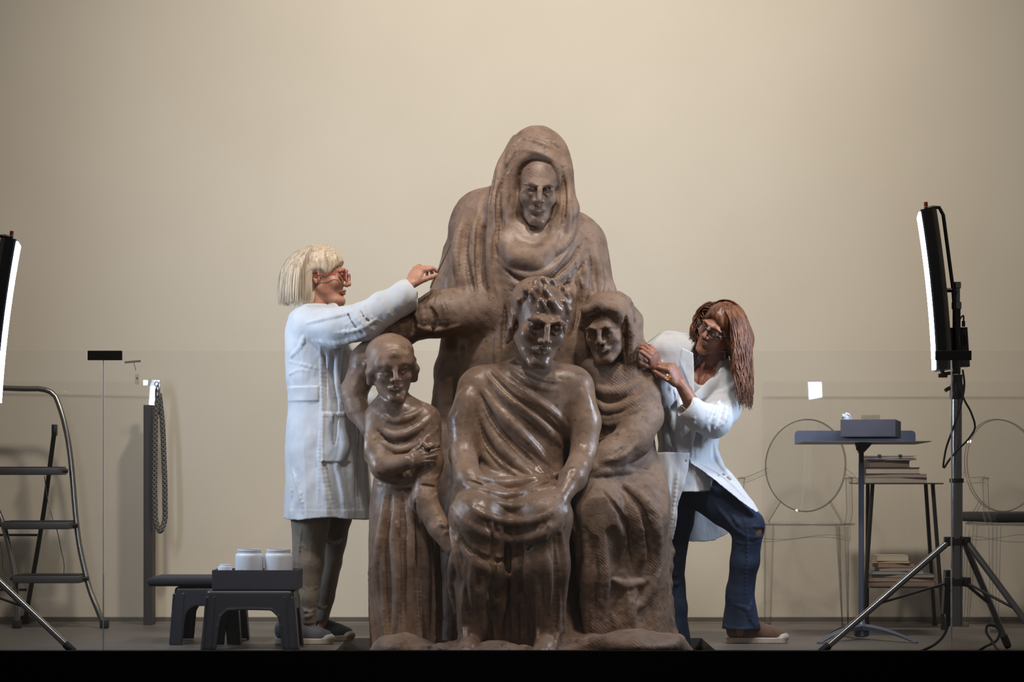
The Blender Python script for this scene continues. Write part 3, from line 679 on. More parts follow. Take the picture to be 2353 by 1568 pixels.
def figure_D():
    lo = P(1280, 1540, .05); hi = P(1560, 640, .05)
    F = Field((lo[0], -.1, -.12), (hi[0], .78, hi[2]), VS); F.kf = .5
    y = .34
    F.vloft([V(815, 1405, y, 50, .08), V(850, 1405, y, 88, .13), V(900, 1412, y, 92, .15), V(980, 1420, y, 84, .15), V(1040, 1425, y, 86, .16), V(1090, 1432, .32, 98, .2), V(1180, 1435, .28, 104, .27), V(1320, 1432, .27, 108, .28), V(1450, 1430, .27, 112, .3), V(1520, 1430, .27, 120, .3)], .03, folds=[(5, .045, 1.2, .8, .7, .1)])
    F.ell(P(1458, 850, .34), (R(38), .10, R(64)), rotm(0, 0, 16), .04)
    M = rotm(-18, 12, -5); s = R(140)
    T = head(F, P(1392, 758, .22), s, M, stone=True, ears=False, neck=P(1403, 850, y))
    F.ell(T((0, .17, .14)), np.array((.42, .46, .46))*s, M, .03)
    F.ell(T((0, -.34, -.06)), np.array((.30, .25, .44))*s, M, .02, 's')
    head(F, P(1392, 758, .22), s, M, stone=True, ears=False)
    F.chain([T((-.36, -.08, .1)), T((-.2, -.25, .38)), T((.05, -.28, .45)), T((.28, -.2, .34)), T((.38, -.05, .05)), T((.37, 0, -.4)), T((.3, .02, -.8))], [.06*s, .07*s, .08*s, .08*s, .09*s, .11*s, .12*s], .02)
    F.chain([P(1420, 690, .33), P(1446, 740, .36), P(1446, 830, .36), P(1466, 900, .34)], [R(22), R(28), R(34), R(30)], .04)
    # arm across
    F.chain([P(1478, 880, .28), P(1478, 960, .2), P(1455, 1010, .14)], [R(40), R(42), R(40)], .04)
    F.chain([P(1455, 1010, .14), P(1400, 1050, .08), P(1365, 1075, .04)], [R(42), R(34), R(22)], .03)
    hand(F, P(1365, 1075, .04), P(1325, 1090, .02)-P(1365, 1075, .04), (.1, -.8, .5), R(88), [(14, 26, 20), (16, 30, 22), (18, 32, 22), (22, 32, 22)], side=-1)
    F.chain([P(1390, 1130, .16), P(1375, 1180, -.02)], [R(64), R(50)], .05); F.chain([P(1470, 1140, .2), P(1478, 1190, .06)], [R(62), R(52)], .05)
    F.chain([P(1375, 1180, -.01), P(1372, 1320, .02), P(1380, 1480, .04)], [R(50), R(40), R(30)], .05); F.chain([P(1478, 1195, .06), P(1485, 1330, .1), P(1490, 1480, .12)], [R(52), R(44), R(40)], .05)
    for pts, r in [([(1345, 870), (1390, 900), (1450, 890), (1490, 850)], 10), ([(1340, 905), (1395, 940), (1460, 925), (1500, 880)], 11), ([(1345, 950), (1400, 975), (1450, 965)], 9), ([(1350, 1020), (1400, 1010), (1440, 985)], 8), ([(1375, 1062), (1420, 1050), (1470, 1010)], 9),
                   ([(1345, 1095), (1420, 1080), (1500, 1090)], 10), ([(1400, 1110), (1460, 1180), (1475, 1260), (1455, 1330)], 14), ([(1430, 1105), (1490, 1170), (1510, 1250), (1500, 1330)], 13), ([(1360, 1130), (1420, 1220), (1430, 1320), (1400, 1400)], 12),
                   ([(1340, 1180), (1350, 1280), (1345, 1380), (1355, 1480)], 12), ([(1385, 1240), (1392, 1340), (1380, 1440)], 11), ([(1500, 1330), (1440, 1345), (1400, 1330)], 10), ([(1520, 1300), (1470, 1390), (1420, 1410)], 10), ([(1425, 695), (1450, 760), (1452, 840)], 8), ([(1405, 672), (1440, 690), (1462, 740)], 7), ([(1355, 1150), (1385, 1240), (1372, 1330), (1390, 1420)], 10), ([(1415, 1100), (1480, 1150), (1518, 1200)], 10), ([(1460, 1340), (1450, 1400), (1460, 1470)], 10), ([(1340, 925), (1390, 962), (1455, 950), (1495, 910)], 8), ([(1320, 1180), (1330, 1260), (1322, 1350)], 10), ([(1400, 1400), (1420, 1450), (1410, 1490)], 9)]:
        F.stroke(pts, r)
    for pts, r in [([(1415, 1108), (1476, 1180), (1492, 1260), (1480, 1330)], 9), ([(1380, 1120), (1440, 1210), (1450, 1310)], 8), ([(1345, 890), (1395, 922), (1455, 908)], 6), ([(1365, 1250), (1370, 1350), (1362, 1460)], 7), ([(1405, 1050), (1440, 1025)], 5), ([(1438, 720), (1438, 800), (1445, 860)], 6)]:
        F.stroke(pts, r, 's')
    F.noise((14, 14, 10), .005, 22); F.noise((50, 50, 50), .0016, 23)
    return F.mesh('veiled_figure', mD, st)
def rock():
    lo = P(835, 1497, -.1); hi = P(1600, 1060, -.1)
    F = Field((lo[0]-.02, -.28, -.17), (hi[0]+.03, .79, hi[2]), .007)
    F.vloft([(-.0+.02, P(1220, 0, .2)[0], .27, R(330), .42), (-.08, P(1218, 0, .2)[0], .25, R(362), .47), (-.15, P(1218, 0, .2)[0], .25, R(366), .48)], .03, pw=3)
    F.vloft([V(1085, 1440, .5, 70, .14), V(1130, 1435, .47, 98, .2), V(1250, 1425, .45, 112, .25), V(1400, 1425, .42, 118, .27), V(1490, 1430, .4, 140, .3)], .05, pw=3)
    F.chain([P(1500, 1230, .42), P(1508, 1330, .38), P(1490, 1420, .3)], [R(36), R(32), R(44)], .05)
    F.ell(P(1450, 1480, .0), (R(110), .22, R(34)), None, .06); F.ell(P(920, 1500, .06), (R(70), .2, R(46)), None, .06); F.ell(P(1540, 1500, .2), (R(50), .25, R(30)), None, .05)
    F.ell(P(1100, 1496, -.1), (R(90), .15, R(16)), None, .04); F.cone(P(1290, 1300, .2), P(1270, 1480, .1), R(50), R(60), .05)
    F.noise((9, 9, 9), .016, 31); F.noise((22, 22, 30), .006, 32); F.noise((60, 60, 60), .0028, 33)
    return F.mesh('rock_base', mD, st)
figure_A(); figure_B(); figure_C(); figure_D(); rock()
# ------------------------------------------------------------------ people
def skin(name, c1, c2):
    b = NB(name); p = b.b; v = b.coord(); n = b.noise(v, 16, 6, .6)
    b.l(b.ramp(n, [(.32, c2), (.62, c1)]), p.inputs['Base Color']); p.inputs['Roughness'].default_value = .48
    p.inputs['Subsurface Weight'].default_value = .12; p.inputs['Subsurface Radius'].default_value = (.012, .004, .002); p.inputs['Subsurface Scale'].default_value = 1
    b.l(b.bump(b.noise(v, 240, 3), .22, .0008), p.inputs['Normal']); return b.m
def hairmat(name, stops, sc_=(90, 90, 4), rough=.42):
    b = NB(name); p = b.b; v = b.coord(sc_); n = b.noise(v, 1.0, 5, .65)
    b.l(b.ramp(n, stops), p.inputs['Base Color']); p.inputs['Roughness'].default_value = rough; p.inputs['Anisotropic'].default_value = .4
    b.l(b.bump(n, .6, .003), p.inputs['Normal']); return b.m
def strands(starts, dirs, L, balls, rad, wave=(0, 30), drag=.25, grav=1.0, n=26, seed=1, sides=4, curl=0, ends=.25, zend=None):
    """grow locks from the scalp: they slide over the head, then hang"""
    r_ = np.random.default_rng(seed); V = []; Q = []
    for p, d, l_ in zip(starts, dirs, L):
        p = np.array(p, float); d = _nrm(np.array(d, float)); st_ = l_/n; pts = [p.copy()]; ph = r_.uniform(0, 6.3, 2)
        for i in range(n):
            d = _nrm(d*(1-drag)+np.array((0, 0, -grav))*drag)
            q = p+d*st_
            for c, ax in balls:
                u = (q-c)/ax; m = np.linalg.norm(u)
                if m < 1: q = c+(q-c)/max(m, 1e-3)
            d = _nrm(q-p) if np.linalg.norm(q-p) > 1e-6 else d
            p = q; f = (i/n)
            if zend is not None and p[2] < zend+ph[0]*.002: break
            o = np.array((math.sin(f*wave[1]+ph[0]), math.cos(f*wave[1]*.9+ph[1]), .3*math.sin(f*wave[1]*1.3)))*wave[0]*min(1, f*1.6)
            if curl: o = o+curl*f**3
            pts.append(p+o)
        if len(pts) < 4: continue
        pts = np.array(pts); m = len(pts); base = len(V)
        t = np.gradient(pts, axis=0); t /= np.linalg.norm(t, axis=1)[:, None]+1e-9
        a = np.cross(t, (0.3, 1, .1)); a /= np.linalg.norm(a, axis=1)[:, None]+1e-9; b_ = np.cross(t, a)
        k_ = rad*r_.uniform(.7, 1.3)
        for i in range(m):
            f = i/(m-1); rr = k_*(min(1, .45+3*f) if f < .7 else 1-(1-ends)*((f-.7)/.3)**1.5)
            for j in range(sides):
                an = 2*math.pi*j/sides; V.append(pts[i]+(a[i]*math.cos(an)*1.35+b_[i]*math.sin(an)*.75)*rr)
        for i in range(m-1):
            for j in range(sides):
                A = base+i*sides+j; B = base+i*sides+(j+1) % sides; Q.append((A, B, B+sides, A+sides))
    return np.array(V), np.array(Q)
def join_into(o, V, Q):
    me = bpy.data.meshes.new('locks'); me.from_pydata(V.tolist(), [], Q.tolist()); bm = bmesh.new(); bm.from_mesh(o.data); bm.from_mesh(me)
    for f in bm.faces: f.smooth = True
    bm.to_mesh(o.data); bm.free(); bpy.data.meshes.remove(me)
def shoe(parent, toe, heel, z0, y, col, rub, w_=.092):
    """low canvas plimsoll, toe/heel given as x ; returns nothing"""
    L = abs(toe-heel); s = 1 if toe > heel else -1; v = .003
    F = Field((min(toe, heel)-.02, y-.07, z0-.01), (max(toe, heel)+.02, y+.07, z0+.14), v)
    X = lambda f: heel+s*f*L
    F.chain([(X(.14), y, z0+.05), (X(.4), y, z0+.048), (X(.7), y, z0+.036), (X(.88), y, z0+.03)], [.035, .034, .034, .030], .03)
    F.chain([(X(.14), y, z0+.075), (X(.30), y, z0+.085), (X(.55), y, z0+.058)], [.032, .034, .032], .02)
    F.func((min(toe, heel), y-.06, z0-.01), (max(toe, heel), y+.06, z0+.012), lambda X_, Y_, Z_: z0+.012-Z_+0*X_+0*Y_, .002, 'i')
    F.a[:, :, :int((z0+.010-F.lo[2])/v)] = .02
    F.ell((X(.18), y, z0+.12), (.045, .026, .03), None, .006, 's')
    up = F.mesh('upper', col, parent)
    F = Field((min(toe, heel)-.02, y-.07, z0-.01), (max(toe, heel)+.02, y+.07, z0+.08), v)
    pr = [(.0, .030), (.1, .036), (.3, .036), (.5, .040), (.72, .046), (.9, .042), (1.0, .030)]
    def sole(X_, Y_, Z_):
        f = np.clip((X_-heel)*s/L, 0, 1); hw = np.interp(f.ravel(), [a for a, _ in pr], [b for _, b in pr])[:, None, None]
        dx = np.maximum(np.abs(X_-(toe+heel)/2)-L/2+.03, 0); d = np.sqrt(dx**2+np.maximum(np.abs(Y_-y)-hw+.03, 0)**2)-.03
        return np.maximum(d, np.abs(Z_-(z0+.0125))-.0125)
    F.func((min(toe, heel), y-.06, z0), (max(toe, heel), y+.06, z0+.03), sole, .003)
    F.ell((X(.91), y, z0+.026), (.032, .037, .022), None, .008)
    F.a[:, :, :int(round((z0-F.lo[2])/v))] = .02
    F.mesh('rubber_sole', rub, parent)
    for i in range(4):
        for q in (-1,): MB().tube([(X(.42+i*.07), y-.026+i*.003, z0+.072-i*.009), (X(.42+i*.07), y-.031+i*.003, z0+.0735-i*.009)], .0032, 8).build('eyelet', simple('eyelet_metal', lin((150, 145, 140)), .35, .9), parent)
def lens_ring(c, M, rx, rz, n=26):
    return [c+M @ np.array((rx*math.copysign(abs(math.cos(a))**.8, math.cos(a)), -.012*(0) , rz*math.copysign(abs(math.sin(a))**.8, math.sin(a)))) for a in [2*math.pi*i/n for i in range(n)]]
def glasses(parent, T, M, s, frame_mat, name='glasses', rx=.098, rz=.075, tilt=0):
    b = MB(); lm = thin('lens_clear', dark=.03)
    for x in (-1, 1):
        c = T((x*.135, -.445, -.01)); ring = lens_ring(c, M, rx*s*1.0, rz*s)
        b.tube(ring, .0019, 6, closed=True)
    b.tube([T((-.045, -.455, .02)), T((0, -.475, .035)), T((.045, -.455, .02))], .0018, 6)
    for x in (-1, 1):
        b.tube([T((x*.232, -.44, .02)), T((x*.275, -.40, .025)), T((x*.335, -.15, .01)), T((x*.345, .08, .0)), T((x*.33, .14, -.06))], .0019, 6)
    g = b.build(name, frame_mat, parent, 60)
    for x in (-1, 1):
        c = T((x*.135, -.445, -.01)); ring = lens_ring(c, M, rx*s*.98, rz*s*.98); bm = MB()
        vs = [bm.bm.verts.new(p) for p in ring]; f1 = bm.bm.faces.new(vs)
        ex = bmesh.ops.extrude_face_region(bm.bm, geom=[f1]); nv = [q for q in ex['geom'] if isinstance(q, bmesh.types.BMVert)]
        bmesh.ops.translate(bm.bm, verts=nv, vec=Vector(M @ np.array((0, .0015, 0))))
        bm.build('lens', lm, g)
def eyes(parent, T, s):
    wm = simple('eye_white', lin((205, 195, 188)), .25); im = simple('eye_iris', lin((52, 38, 30)), .2)
    for x in (-1, 1):
        c = T((x*.13, -.310, .0)); b = MB(); bmesh.ops.create_uvsphere(b.bm, u_segments=16, v_segments=10, radius=.056*s, matrix=Matrix.Translation(Vector(c)))
        e = b.build('eye', wm, parent, 180)
        b = MB(); bmesh.ops.create_uvsphere(b.bm, u_segments=12, v_segments=8, radius=.026*s, matrix=Matrix.Translation(Vector(T((x*.13, -.343, .0)))))
        b.build('iris', im, e, 180)

white_cloth = cloth('white_coat_cotton', lin((206, 210, 216)), lin((190, 195, 203)), 700, .22, 8)
# ---- woman with blonde bob, reaching up
def woman_left():
    y = .50; p = thing('person', (P(735, 0, y)[0], y, 0), 'person with blonde bob and red glasses in a white coat, reaching up with a tool', 'person')
    sk = skin('skin_left', lin((194, 144, 122)), lin((168, 114, 94)))
    s = R(133, y); M = rotm(84, -3, 4); hc = P(741, 637, y)
    lo = P(640, 1450, .5); hi = P(1030, 560, .5)
    F = Field((lo[0], .08, .0), (hi[0], .80, hi[2]+.02), .003)
    T = head(F, hc, s, M, age=1, neck=P(728, 725, y), lips=.8, nose=.97)
    F.ell(T((0, -.23, -.40)), np.array((.20, .16, .09))*s, M, .08*s)          # fuller chin
    F.vloft([(P(0, 712, y)[2], P(722, 0, y)[0], y, .05, .08), (P(0, 740, y)[2], P(722, 0, y)[0], y, .08, .16), (P(0, 850, y)[2], P(735, 0, y)[0], y, .12, .17), (P(0, 960, y)[2], P(740, 0, y)[0], y, .12, .16), (P(0, 1090, y)[2], P(738, 0, y)[0], y, .14, .18), (P(0, 1170, y)[2], P(735, 0, y)[0], y, .12, .17)], .03)
    # reaching arm
    el, wr = P(842, 740, .24), P(940, 655, .20)
    F.chain([P(722, 748, .36), el, P(900, 700, .21), wr], [.052, .042, .037, .024], .02)
    F.ell(wr, (.026, .026, .026), None, .01)
    d = P(974, 604, .23)-wr
    tips = hand(F, P(941, 653, .20), d, (-.45, -.75, .5), .172, [(38, 38, 22), (50, 52, 25), (52, 55, 30), (34, 40, 28)], side=1, thumb=(30, 20), spread=8)
    # other arm, down behind the carving
    F.chain([P(735, 750, .64), P(790, 880, .68), P(850, 930, .62)], [.05, .04, .026], .02)
    hand(F, P(850, 930, .62), (1, -.1, -.5), (0, .2, 1), .18, [(20, 25, 15)]*4, side=1)
    # legs
    for yy, a, b_, c in ((.41, 708, 706, 712), (.60, 765, 752, 738)):
        F.chain([P(a, 1150, yy), P(b_, 1300, yy), P(c, 1440, yy)], [.062, .036, .025], .03)
    F.noise((60, 60, 60), .0005, 3)
    body = F.mesh('body', sk, p)
    eyes(p, T, s)
    glasses(p, T, M, s, simple('red_frame', lin((170, 14, 24)), .3, coat=.5), rx=.10, rz=.082)
    # hair
    hm = hairmat('blonde_hair', [(.25, lin((128, 104, 80))), (.42, lin((190, 168, 140))), (.58, lin((220, 204, 182))), (.8, lin((170, 148, 124)))])
    F = Field(hc-.26, hc+.22, .0035)
    F.ell(T((0, .07, .17)), np.array((.37, .45, .39))*s, M, .03)
    F.ell(T((0, .30, -.12)), np.array((.345, .30, .40))*s, M, .06)
    F.cone(T((0, .30, -.15)), T((0, .34, -.36)), .28*s, .24*s, .05)
    for x in (-1, 1): F.ell(T((x*.25, .25, -.2)), np.array((.15, .24, .40))*s, M, .05)
    F.ell(T((0, -.38, -.32)), np.array((.42, .42, .55))*s, M, .02, 's')
    F.ell(T((0, -.10, -.50)), np.array((.34, .26, .40))*s, M, .03, 's')
    for x in (-1, 1): F.ell(T((x*.38, .03, -.16)), np.array((.15, .19, .24))*s, M, .02, 's')
    F.noise((90, 90, 8), .0035, 7)
    h = F.mesh('hair', hm, p)
    r_ = np.random.default_rng(3); S_, D_, L_ = [], [], []
    cc = T((0, .10, .15)); ax = np.array((.455, .385, .40))*s*.995
    for i in range(1300):
        e = r_.uniform(.3, 1.5); a = math.pi+r_.uniform(-1, 1)*(1.22+.5*max(0, e-.9))
        dl = np.array((math.cos(a)*math.cos(e), math.sin(a)*math.cos(e), math.sin(e)))
        S_.append(cc+ax*dl*1.0); D_.append((math.cos(a), math.sin(a), .1)); L_.append(.38)
    for i in range(260):       # fringe
        a = r_.uniform(-1.1, 1.1); e = r_.uniform(.7, 1.35)
        dl = np.array((math.cos(a)*math.cos(e), math.sin(a)*math.cos(e), math.sin(e)))
        S_.append(cc+ax*dl); D_.append((math.cos(a), math.sin(a)*1.1-.2, .0)); L_.append(.050+.05*abs(a)/1.1+.05*max(0, e-.9))
    V, Q = strands(S_, D_, L_, [(cc, ax*1.0), (T((0, .27, -.2)), np.array((.37, .36, .5))*s)], .0017, (.0022, 5), drag=.2, seed=4, n=40, zend=P(0, 703, y)[2])
    join_into(h, V, Q)
    # coat
    F = Field((P(645, 0, y)[0], .10, P(0, 1205, y)[2]), (P(960, 0, .2)[0], .84, P(0, 640, y)[2]), .0034)
    def r(py, x0, x1, ry, yy=y): q = P((x0+x1)/2, py, yy); return (q[2], q[0], yy, R((x1-x0)/2, yy), ry)
    F.vloft([r(700, 695, 755, .10), r(716, 672, 775, .175), r(740, 661, 790, .205), r(790, 656, 812, .215), r(860, 657, 834, .205), r(930, 662, 842, .20), r(1000, 657, 846, .215), r(1100, 657, 852, .225), r(1190, 655, 858, .235), r(1215, 655, 858, .235)], .012,
            folds=[(7, .018, .5, 1.5, 1.1, .55), (3, .012, 2, 2, 2, -1)], pw=2.3)
    F.func((P(640, 0, y)[0], .1, 0), (P(980, 0, y)[0], .9, P(0, 1190, y)[2]), lambda X, Y, Z: (Z-P(0, 1190, y)[2]-.005*np.sin(X*22))+0*Y, .002, 's')
    F.vloft([r(1120, 690, 820, .17), r(1160, 676, 836, .195), r(1215, 670, 842, .205)], .006, 's')
    # sleeves
    F.chain([P(718, 748, .35), P(775, 752, .28), P(840, 738, .235), P(885, 708, .21), P(925, 688, .20)], [R(44), R(43), R(42), R(37), R(32)], .02)
    F.cone(P(914, 694, .203), P(934, 680, .199), R(36), R(36), .004)
    F.chain([P(735, 752, .64), P(790, 880, .68), P(845, 925, .63)], [R(40), R(34), R(26)], .02)
    F.cone(P(938, 676, .198), P(965, 655, .19), R(25), R(25), .003, 's')
    # open neck, collar
    F.cone(P(735, 690, y), P(742, 722, y), R(30), R(24), .01, 's')
    F.chain([P(716, 712, .40), P(703, 705, .45), P(700, 704, y), P(703, 706, .56), P(718, 714, .62)], [R(9)]*5, .006)
    F.chain([P(762, 700, .47), P(776, 716, .44), P(786, 745, .42)], [R(9), R(10), R(6)], .006); F.chain([P(716, 712, .40), P(740, 716, .38), P(768, 722, .42)], [R(9), R(9), R(7)], .006)
    # wrinkles
    for pts, q in [([(705, 742), (760, 730), (820, 716)], 5), ([(785, 716), (798, 745), (826, 778)], 3.5), ([(806, 704), (824, 735), (862, 760)], 4), ([(832, 692), (848, 724), (885, 742)], 3.5), ([(866, 682), (880, 705), (902, 726)], 3), ([(770, 765), (820, 758), (870, 730)], 4),
                   ([(720, 782), (790, 785), (850, 765)], 6), ([(700, 765), (690, 800), (668, 820)], 5), ([(735, 790), (738, 860), (740, 930), (735, 1050), (730, 1180)], 4), ([(665, 860), (690, 850), (720, 855)], 4), ([(662, 830), (700, 838), (735, 850)], 4),
                   ([(760, 950), (790, 1010), (775, 1080)], 7), ([(800, 930), (812, 1010), (805, 1100), (812, 1180)], 7), ([(672, 1080), (690, 1130), (700, 1185)], 5), ([(668, 1095), (672, 1150)], 4), ([(730, 1040), (745, 1110), (758, 1185)], 6), ([(780, 800), (775, 870), (785, 930)], 7), ([(808, 800), (800, 870), (812, 940)], 6),
                   ([(840, 900), (836, 1000), (842, 1100), (848, 1180)], 5), ([(770, 1060), (785, 1120), (790, 1185)], 6)]:
        F.stroke(pts, q)
    for pts, q in [([(796, 712), (812, 745), (842, 772)], 3), ([(820, 698), (838, 730), (872, 752)], 3), ([(767, 795), (762, 870), (770, 940), (765, 1060)], 6), ([(793, 800), (788, 880), (797, 960)], 5), ([(742, 1050), (752, 1110), (770, 1180)], 5), ([(680, 1090), (695, 1150)], 3), ([(745, 790), (748, 860), (750, 930)], 3), ([(824, 930), (822, 1040), (828, 1170)], 4), ([(665, 905), (700, 902)], 2)]:
        F.stroke(pts, q, 's')
    # back strap, pocket, seams
    def slabpx(x0, x1, y0, y1, h, sl=0):
        a, c = P(x0, y1, .3), P(x1, y0, .3)
        def fn(X, Y, Z):
            m = np.maximum(np.maximum(a[0]-X, X-c[0]), np.maximum(a[2]-Z, Z-c[2]))+0*Y
            return m
        b = F.block((a[0]-.01, .1, a[2]-.01), (c[0]+.01, y, c[2]+.01))
        if b: 
            m = fn(b[1], b[2], b[3]); F.a[b[0]] -= h*np.clip(.5-m/.006, 0, 1)*(b[2] < y)
    slabpx(655, 732, 888, 922, .005); slabpx(740, 805, 948, 1062, .005); slabpx(742, 803, 950, 958, .002); slabpx(655, 860, 1172, 1200, .0012)
    F.noise((20, 20, 16), .0035, 5); F.noise((55, 55, 40), .0011, 6)
    F.mesh('lab_coat', white_cloth, p)
    # trousers
    tm = cloth('khaki_trousers', lin((132, 122, 108)), lin((116, 106, 93)), 700, .3, 10)
    F = Field((P(655, 0, y)[0], .28, .05), (P(820, 0, y)[0], .74, P(0, 1120, y)[2]), .0038)
    F.chain([P(712, 1130, .42), P(714, 1190, .41), P(708, 1290, .41), P(706, 1370, .41), P(710, 1434, .41)], [R(46), R(44), R(36), R(27), R(18)], .02)
    F.chain([P(765, 1130, .58), P(772, 1190, .59), P(757, 1290, .60), P(744, 1370, .60), P(736, 1434, .60)], [R(44), R(36), R(30), R(24), R(19)], .012)
    for pts, q in [([(676, 1228), (700, 1258), (744, 1272)], 3), ([(682, 1290), (715, 1300), (742, 1280)], 2.6), ([(688, 1340), (706, 1356), (728, 1350)], 3), ([(692, 1395), (710, 1408), (724, 1400)], 3.5), ([(700, 1420), (720, 1412)], 4), ([(745, 1240), (770, 1250), (785, 1240)], 5), ([(725, 1390), (742, 1400), (752, 1392)], 4), ([(695, 1200), (688, 1260), (686, 1330), (694, 1400)], 3)]:
        F.stroke(pts, q)
    F.noise((22, 22, 16), .003, 15)
    zc = P(0, 1433, .41)[2]; F.a[:, :, :max(1, int((zc-F.lo[2])/F.v))] = .02
    F.mesh('trousers', tm, p)
    rb = simple('cream_rubber', lin((196, 188, 170)), .5)
    shoe(p, P(764, 0, .41)[0], P(764, 0, .41)[0]-.245, 0, .41, cloth('grey_canvas', lin((96, 98, 106)), lin((82, 84, 92)), 900, .1, 20), rb)
    shoe(p, P(812, 0, .62)[0], P(812, 0, .62)[0]-.245, 0, .62, cloth('black_canvas', lin((44, 40, 40)), lin((34, 31, 31)), 900, .1, 20), simple('tan_rubber', lin((150, 130, 104)), .5))
    pin = (tips[0]+tips[4])/2; end = P(1036, 562, .36); b = MB(); b.tube([pin-(end-pin)*.45, pin, pin+(end-pin)*.5, end], [.0030, .0032, .0026, .0014], 8)
    t = b.build('sculpting_tool', simple('tool_steel', lin((96, 78, 62)), .3, .8), None, 60); tag(t, 'thin dark metal tool in the raised hand of the blonde person', 'tool')
    # ring
    return F
woman_left()
# ---- woman with long brown hair, bent forward
def woman_right():
    y = .50; p = thing('person', (P(1620, 0, y)[0], y, 0), 'person with long brown hair, white coat and torn jeans, bending towards the sculpture', 'person')
    sk = skin('skin_right', lin((160, 112, 92)), lin((134, 88, 72)))
    s = R(122, .4); M = rotm(-26, 24, 0); M = rotm(0, 0, 36) @ M; hc = P(1652, 757, .38)
    F = Field((P(1462, 0, .4)[0], .02, -.14), (P(1765, 0, .4)[0], .80, P(0, 670, .4)[2]), .003)
    T = head(F, hc, s, M, age=0, neck=P(1640, 852, .50), lips=.9, nose=1.0)
    def r(py, cx, rx, ry, yy=y): q = P(cx, py, yy); return (q[2], q[0], yy, R(rx, yy), ry)
    F.vloft([r(835, 1630, 20, .05), r(858, 1612, 70, .10), r(920, 1600, 72, .12), r(1000, 1585, 62, .11), r(1080, 1580, 64, .12), r(1130, 1582, 66, .13)], .03)
    # upper arm pair
    F.chain([P(1552, 832, .50), P(1524, 905, .44), P(1516, 862, .30), P(1511, 842, .24)], [.046, .04, .034, .024], .02)
    tip2 = hand(F, P(1511, 842, .24), P(1494, 803, .17)-P(1511, 842, .24), (.3, -.9, .3), .165, [(35, 50, 30), (45, 55, 30), (50, 55, 35), (50, 55, 35)], side=-1, thumb=(35, 25), spread=5)
    F.chain([P(1680, 885, .48), P(1645, 968, .34), P(1600, 945, .27), P(1562, 880, .22)], [.046, .040, .037, .023], .02)
    tip3 = hand(F, P(1563, 882, .22), P(1538, 838, .20)-P(1563, 882, .22), (.45, -.75, .55), .175, [(52, 40, 15), (60, 45, 20), (66, 60, 30), (70, 65, 35)], side=-1, thumb=(25, 35), spread=5)
    # legs
    F.chain([P(1600, 1110, .50), P(1718, 1210, .38), P(1708, 1330, .42), P(1700, 1452, .46)], [.070, .060, .040, .03], .03)
    F.chain([P(1562, 1110, .55), P(1545, 1290, .57), P(1550, 1505, .58)], [.06, .036, .03], .03)
    F.noise((60, 60, 60), .0005, 3)
    F.mesh('body', sk, p); eyes(p, T, s)
    glasses(p, T, M, s, simple('dark_frame', lin((28, 40, 42)), .3, coat=.5), rx=.10, rz=.066)
    hm = hairmat('brown_hair', [(.25, lin((44, 26, 20))), (.45, lin((88, 54, 38))), (.62, lin((124, 80, 56))), (.8, lin((70, 42, 30)))], (60, 60, 7), .38)
    F = Field(hc-np.array((.20, .20, .26)), hc+np.array((.24, .26, .22)), .0035)
    F.ell(T((0, .07, .17)), np.array((.36, .45, .38))*s, M, .03)
    F.ell(T((0, .25, -.05)), np.array((.34, .30, .38))*s, M, .05)
    F.chain([T((.30, .12, .2)), P(1700, 780, .42), P(1706, 840, .42)], [R(24), R(28), R(22)], .04)
    F.ell(T((-.03, -.42, -.30)), np.array((.32, .42, .54))*s, M, .02, 's')
    F.noise((80, 80, 8), .003, 7)
    h = F.mesh('hair', hm, p)
    r_ = np.random.default_rng(3); S_, D_, L_ = [], [], []
    cc = T((0, .08, .15)); ax0 = np.array((.41, .47, .42))*s
    for i in range(1500):
        sd = 1 if r_.uniform() < .66 else -1; t = r_.uniform(0, 1) if sd > 0 else r_.uniform(.5, 1)
        q = T((.05+sd*r_.uniform(0, .26), -.26+.66*t, .45)); u = (q-cc)/ax0; nn = _nrm(u/ax0); q = cc+(q-cc)/np.linalg.norm(u)*1.0
        d = M @ np.array((sd*1.0, (-.1+.7*t), -.15)); d = d-nn*(d@nn); S_.append(q); D_.append(d)
        L_.append((r_.uniform(.25, .40) if sd > 0 else r_.uniform(.18, .31)))
    for i in range(240):
        S_.append(T((-.32+r_.uniform(-.04, .04), r_.uniform(.02, .34), r_.uniform(-.05, .32)))); D_.append(np.array((-.9, r_.uniform(-.5, .2), r_.uniform(-.5, -.1)))); L_.append(r_.uniform(.13, .23))
    V, Q = strands(S_, D_, L_, [(cc, ax0*.99), (T((.02, -.26, -.12)), np.array((.33, .34, .42))*s), (P(1690, 880, .5), np.array((.07, .09, .05)))], .0021, (.0095, 14), drag=.17, n=30, seed=4)
    join_into(h, V, Q)
    # necklace and top
    tb = MB()
    for q in crv([P(1612, 828, .40), P(1606, 870, .37), P(1602, 898, .36), P(1618, 870, .37), P(1640, 835, .40)], 34):
        bmesh.ops.create_icosphere(tb.bm, subdivisions=1, radius=.0032, matrix=Matrix.Translation(Vector(q)))
    tb.build('bead_necklace', simple('red_beads', lin((150, 20, 36)), .25), p)
    F = Field((P(1560, 0, y)[0], .30, P(0, 1000, y)[2]), (P(1690, 0, y)[0], .66, P(0, 830, y)[2]), .004)
    F.vloft([r(862, 1620, 40, .085, .49), r(920, 1604, 62, .125, .49), r(990, 1590, 60, .125, .49)], .02); F.ell(P(1612, 845, .40), (.06, .08, .06), None, .02, 's')
    F.mesh('dark_top', cloth('dark_red_knit', lin((62, 22, 26)), lin((48, 16, 20)), 800, .1), p)
    # coat
    F = Field((P(1475, 0, y)[0], .08, P(0, 1262, .5)[2]), (P(1765, 0, y)[0], .80, P(0, 750, y)[2]), .0034)
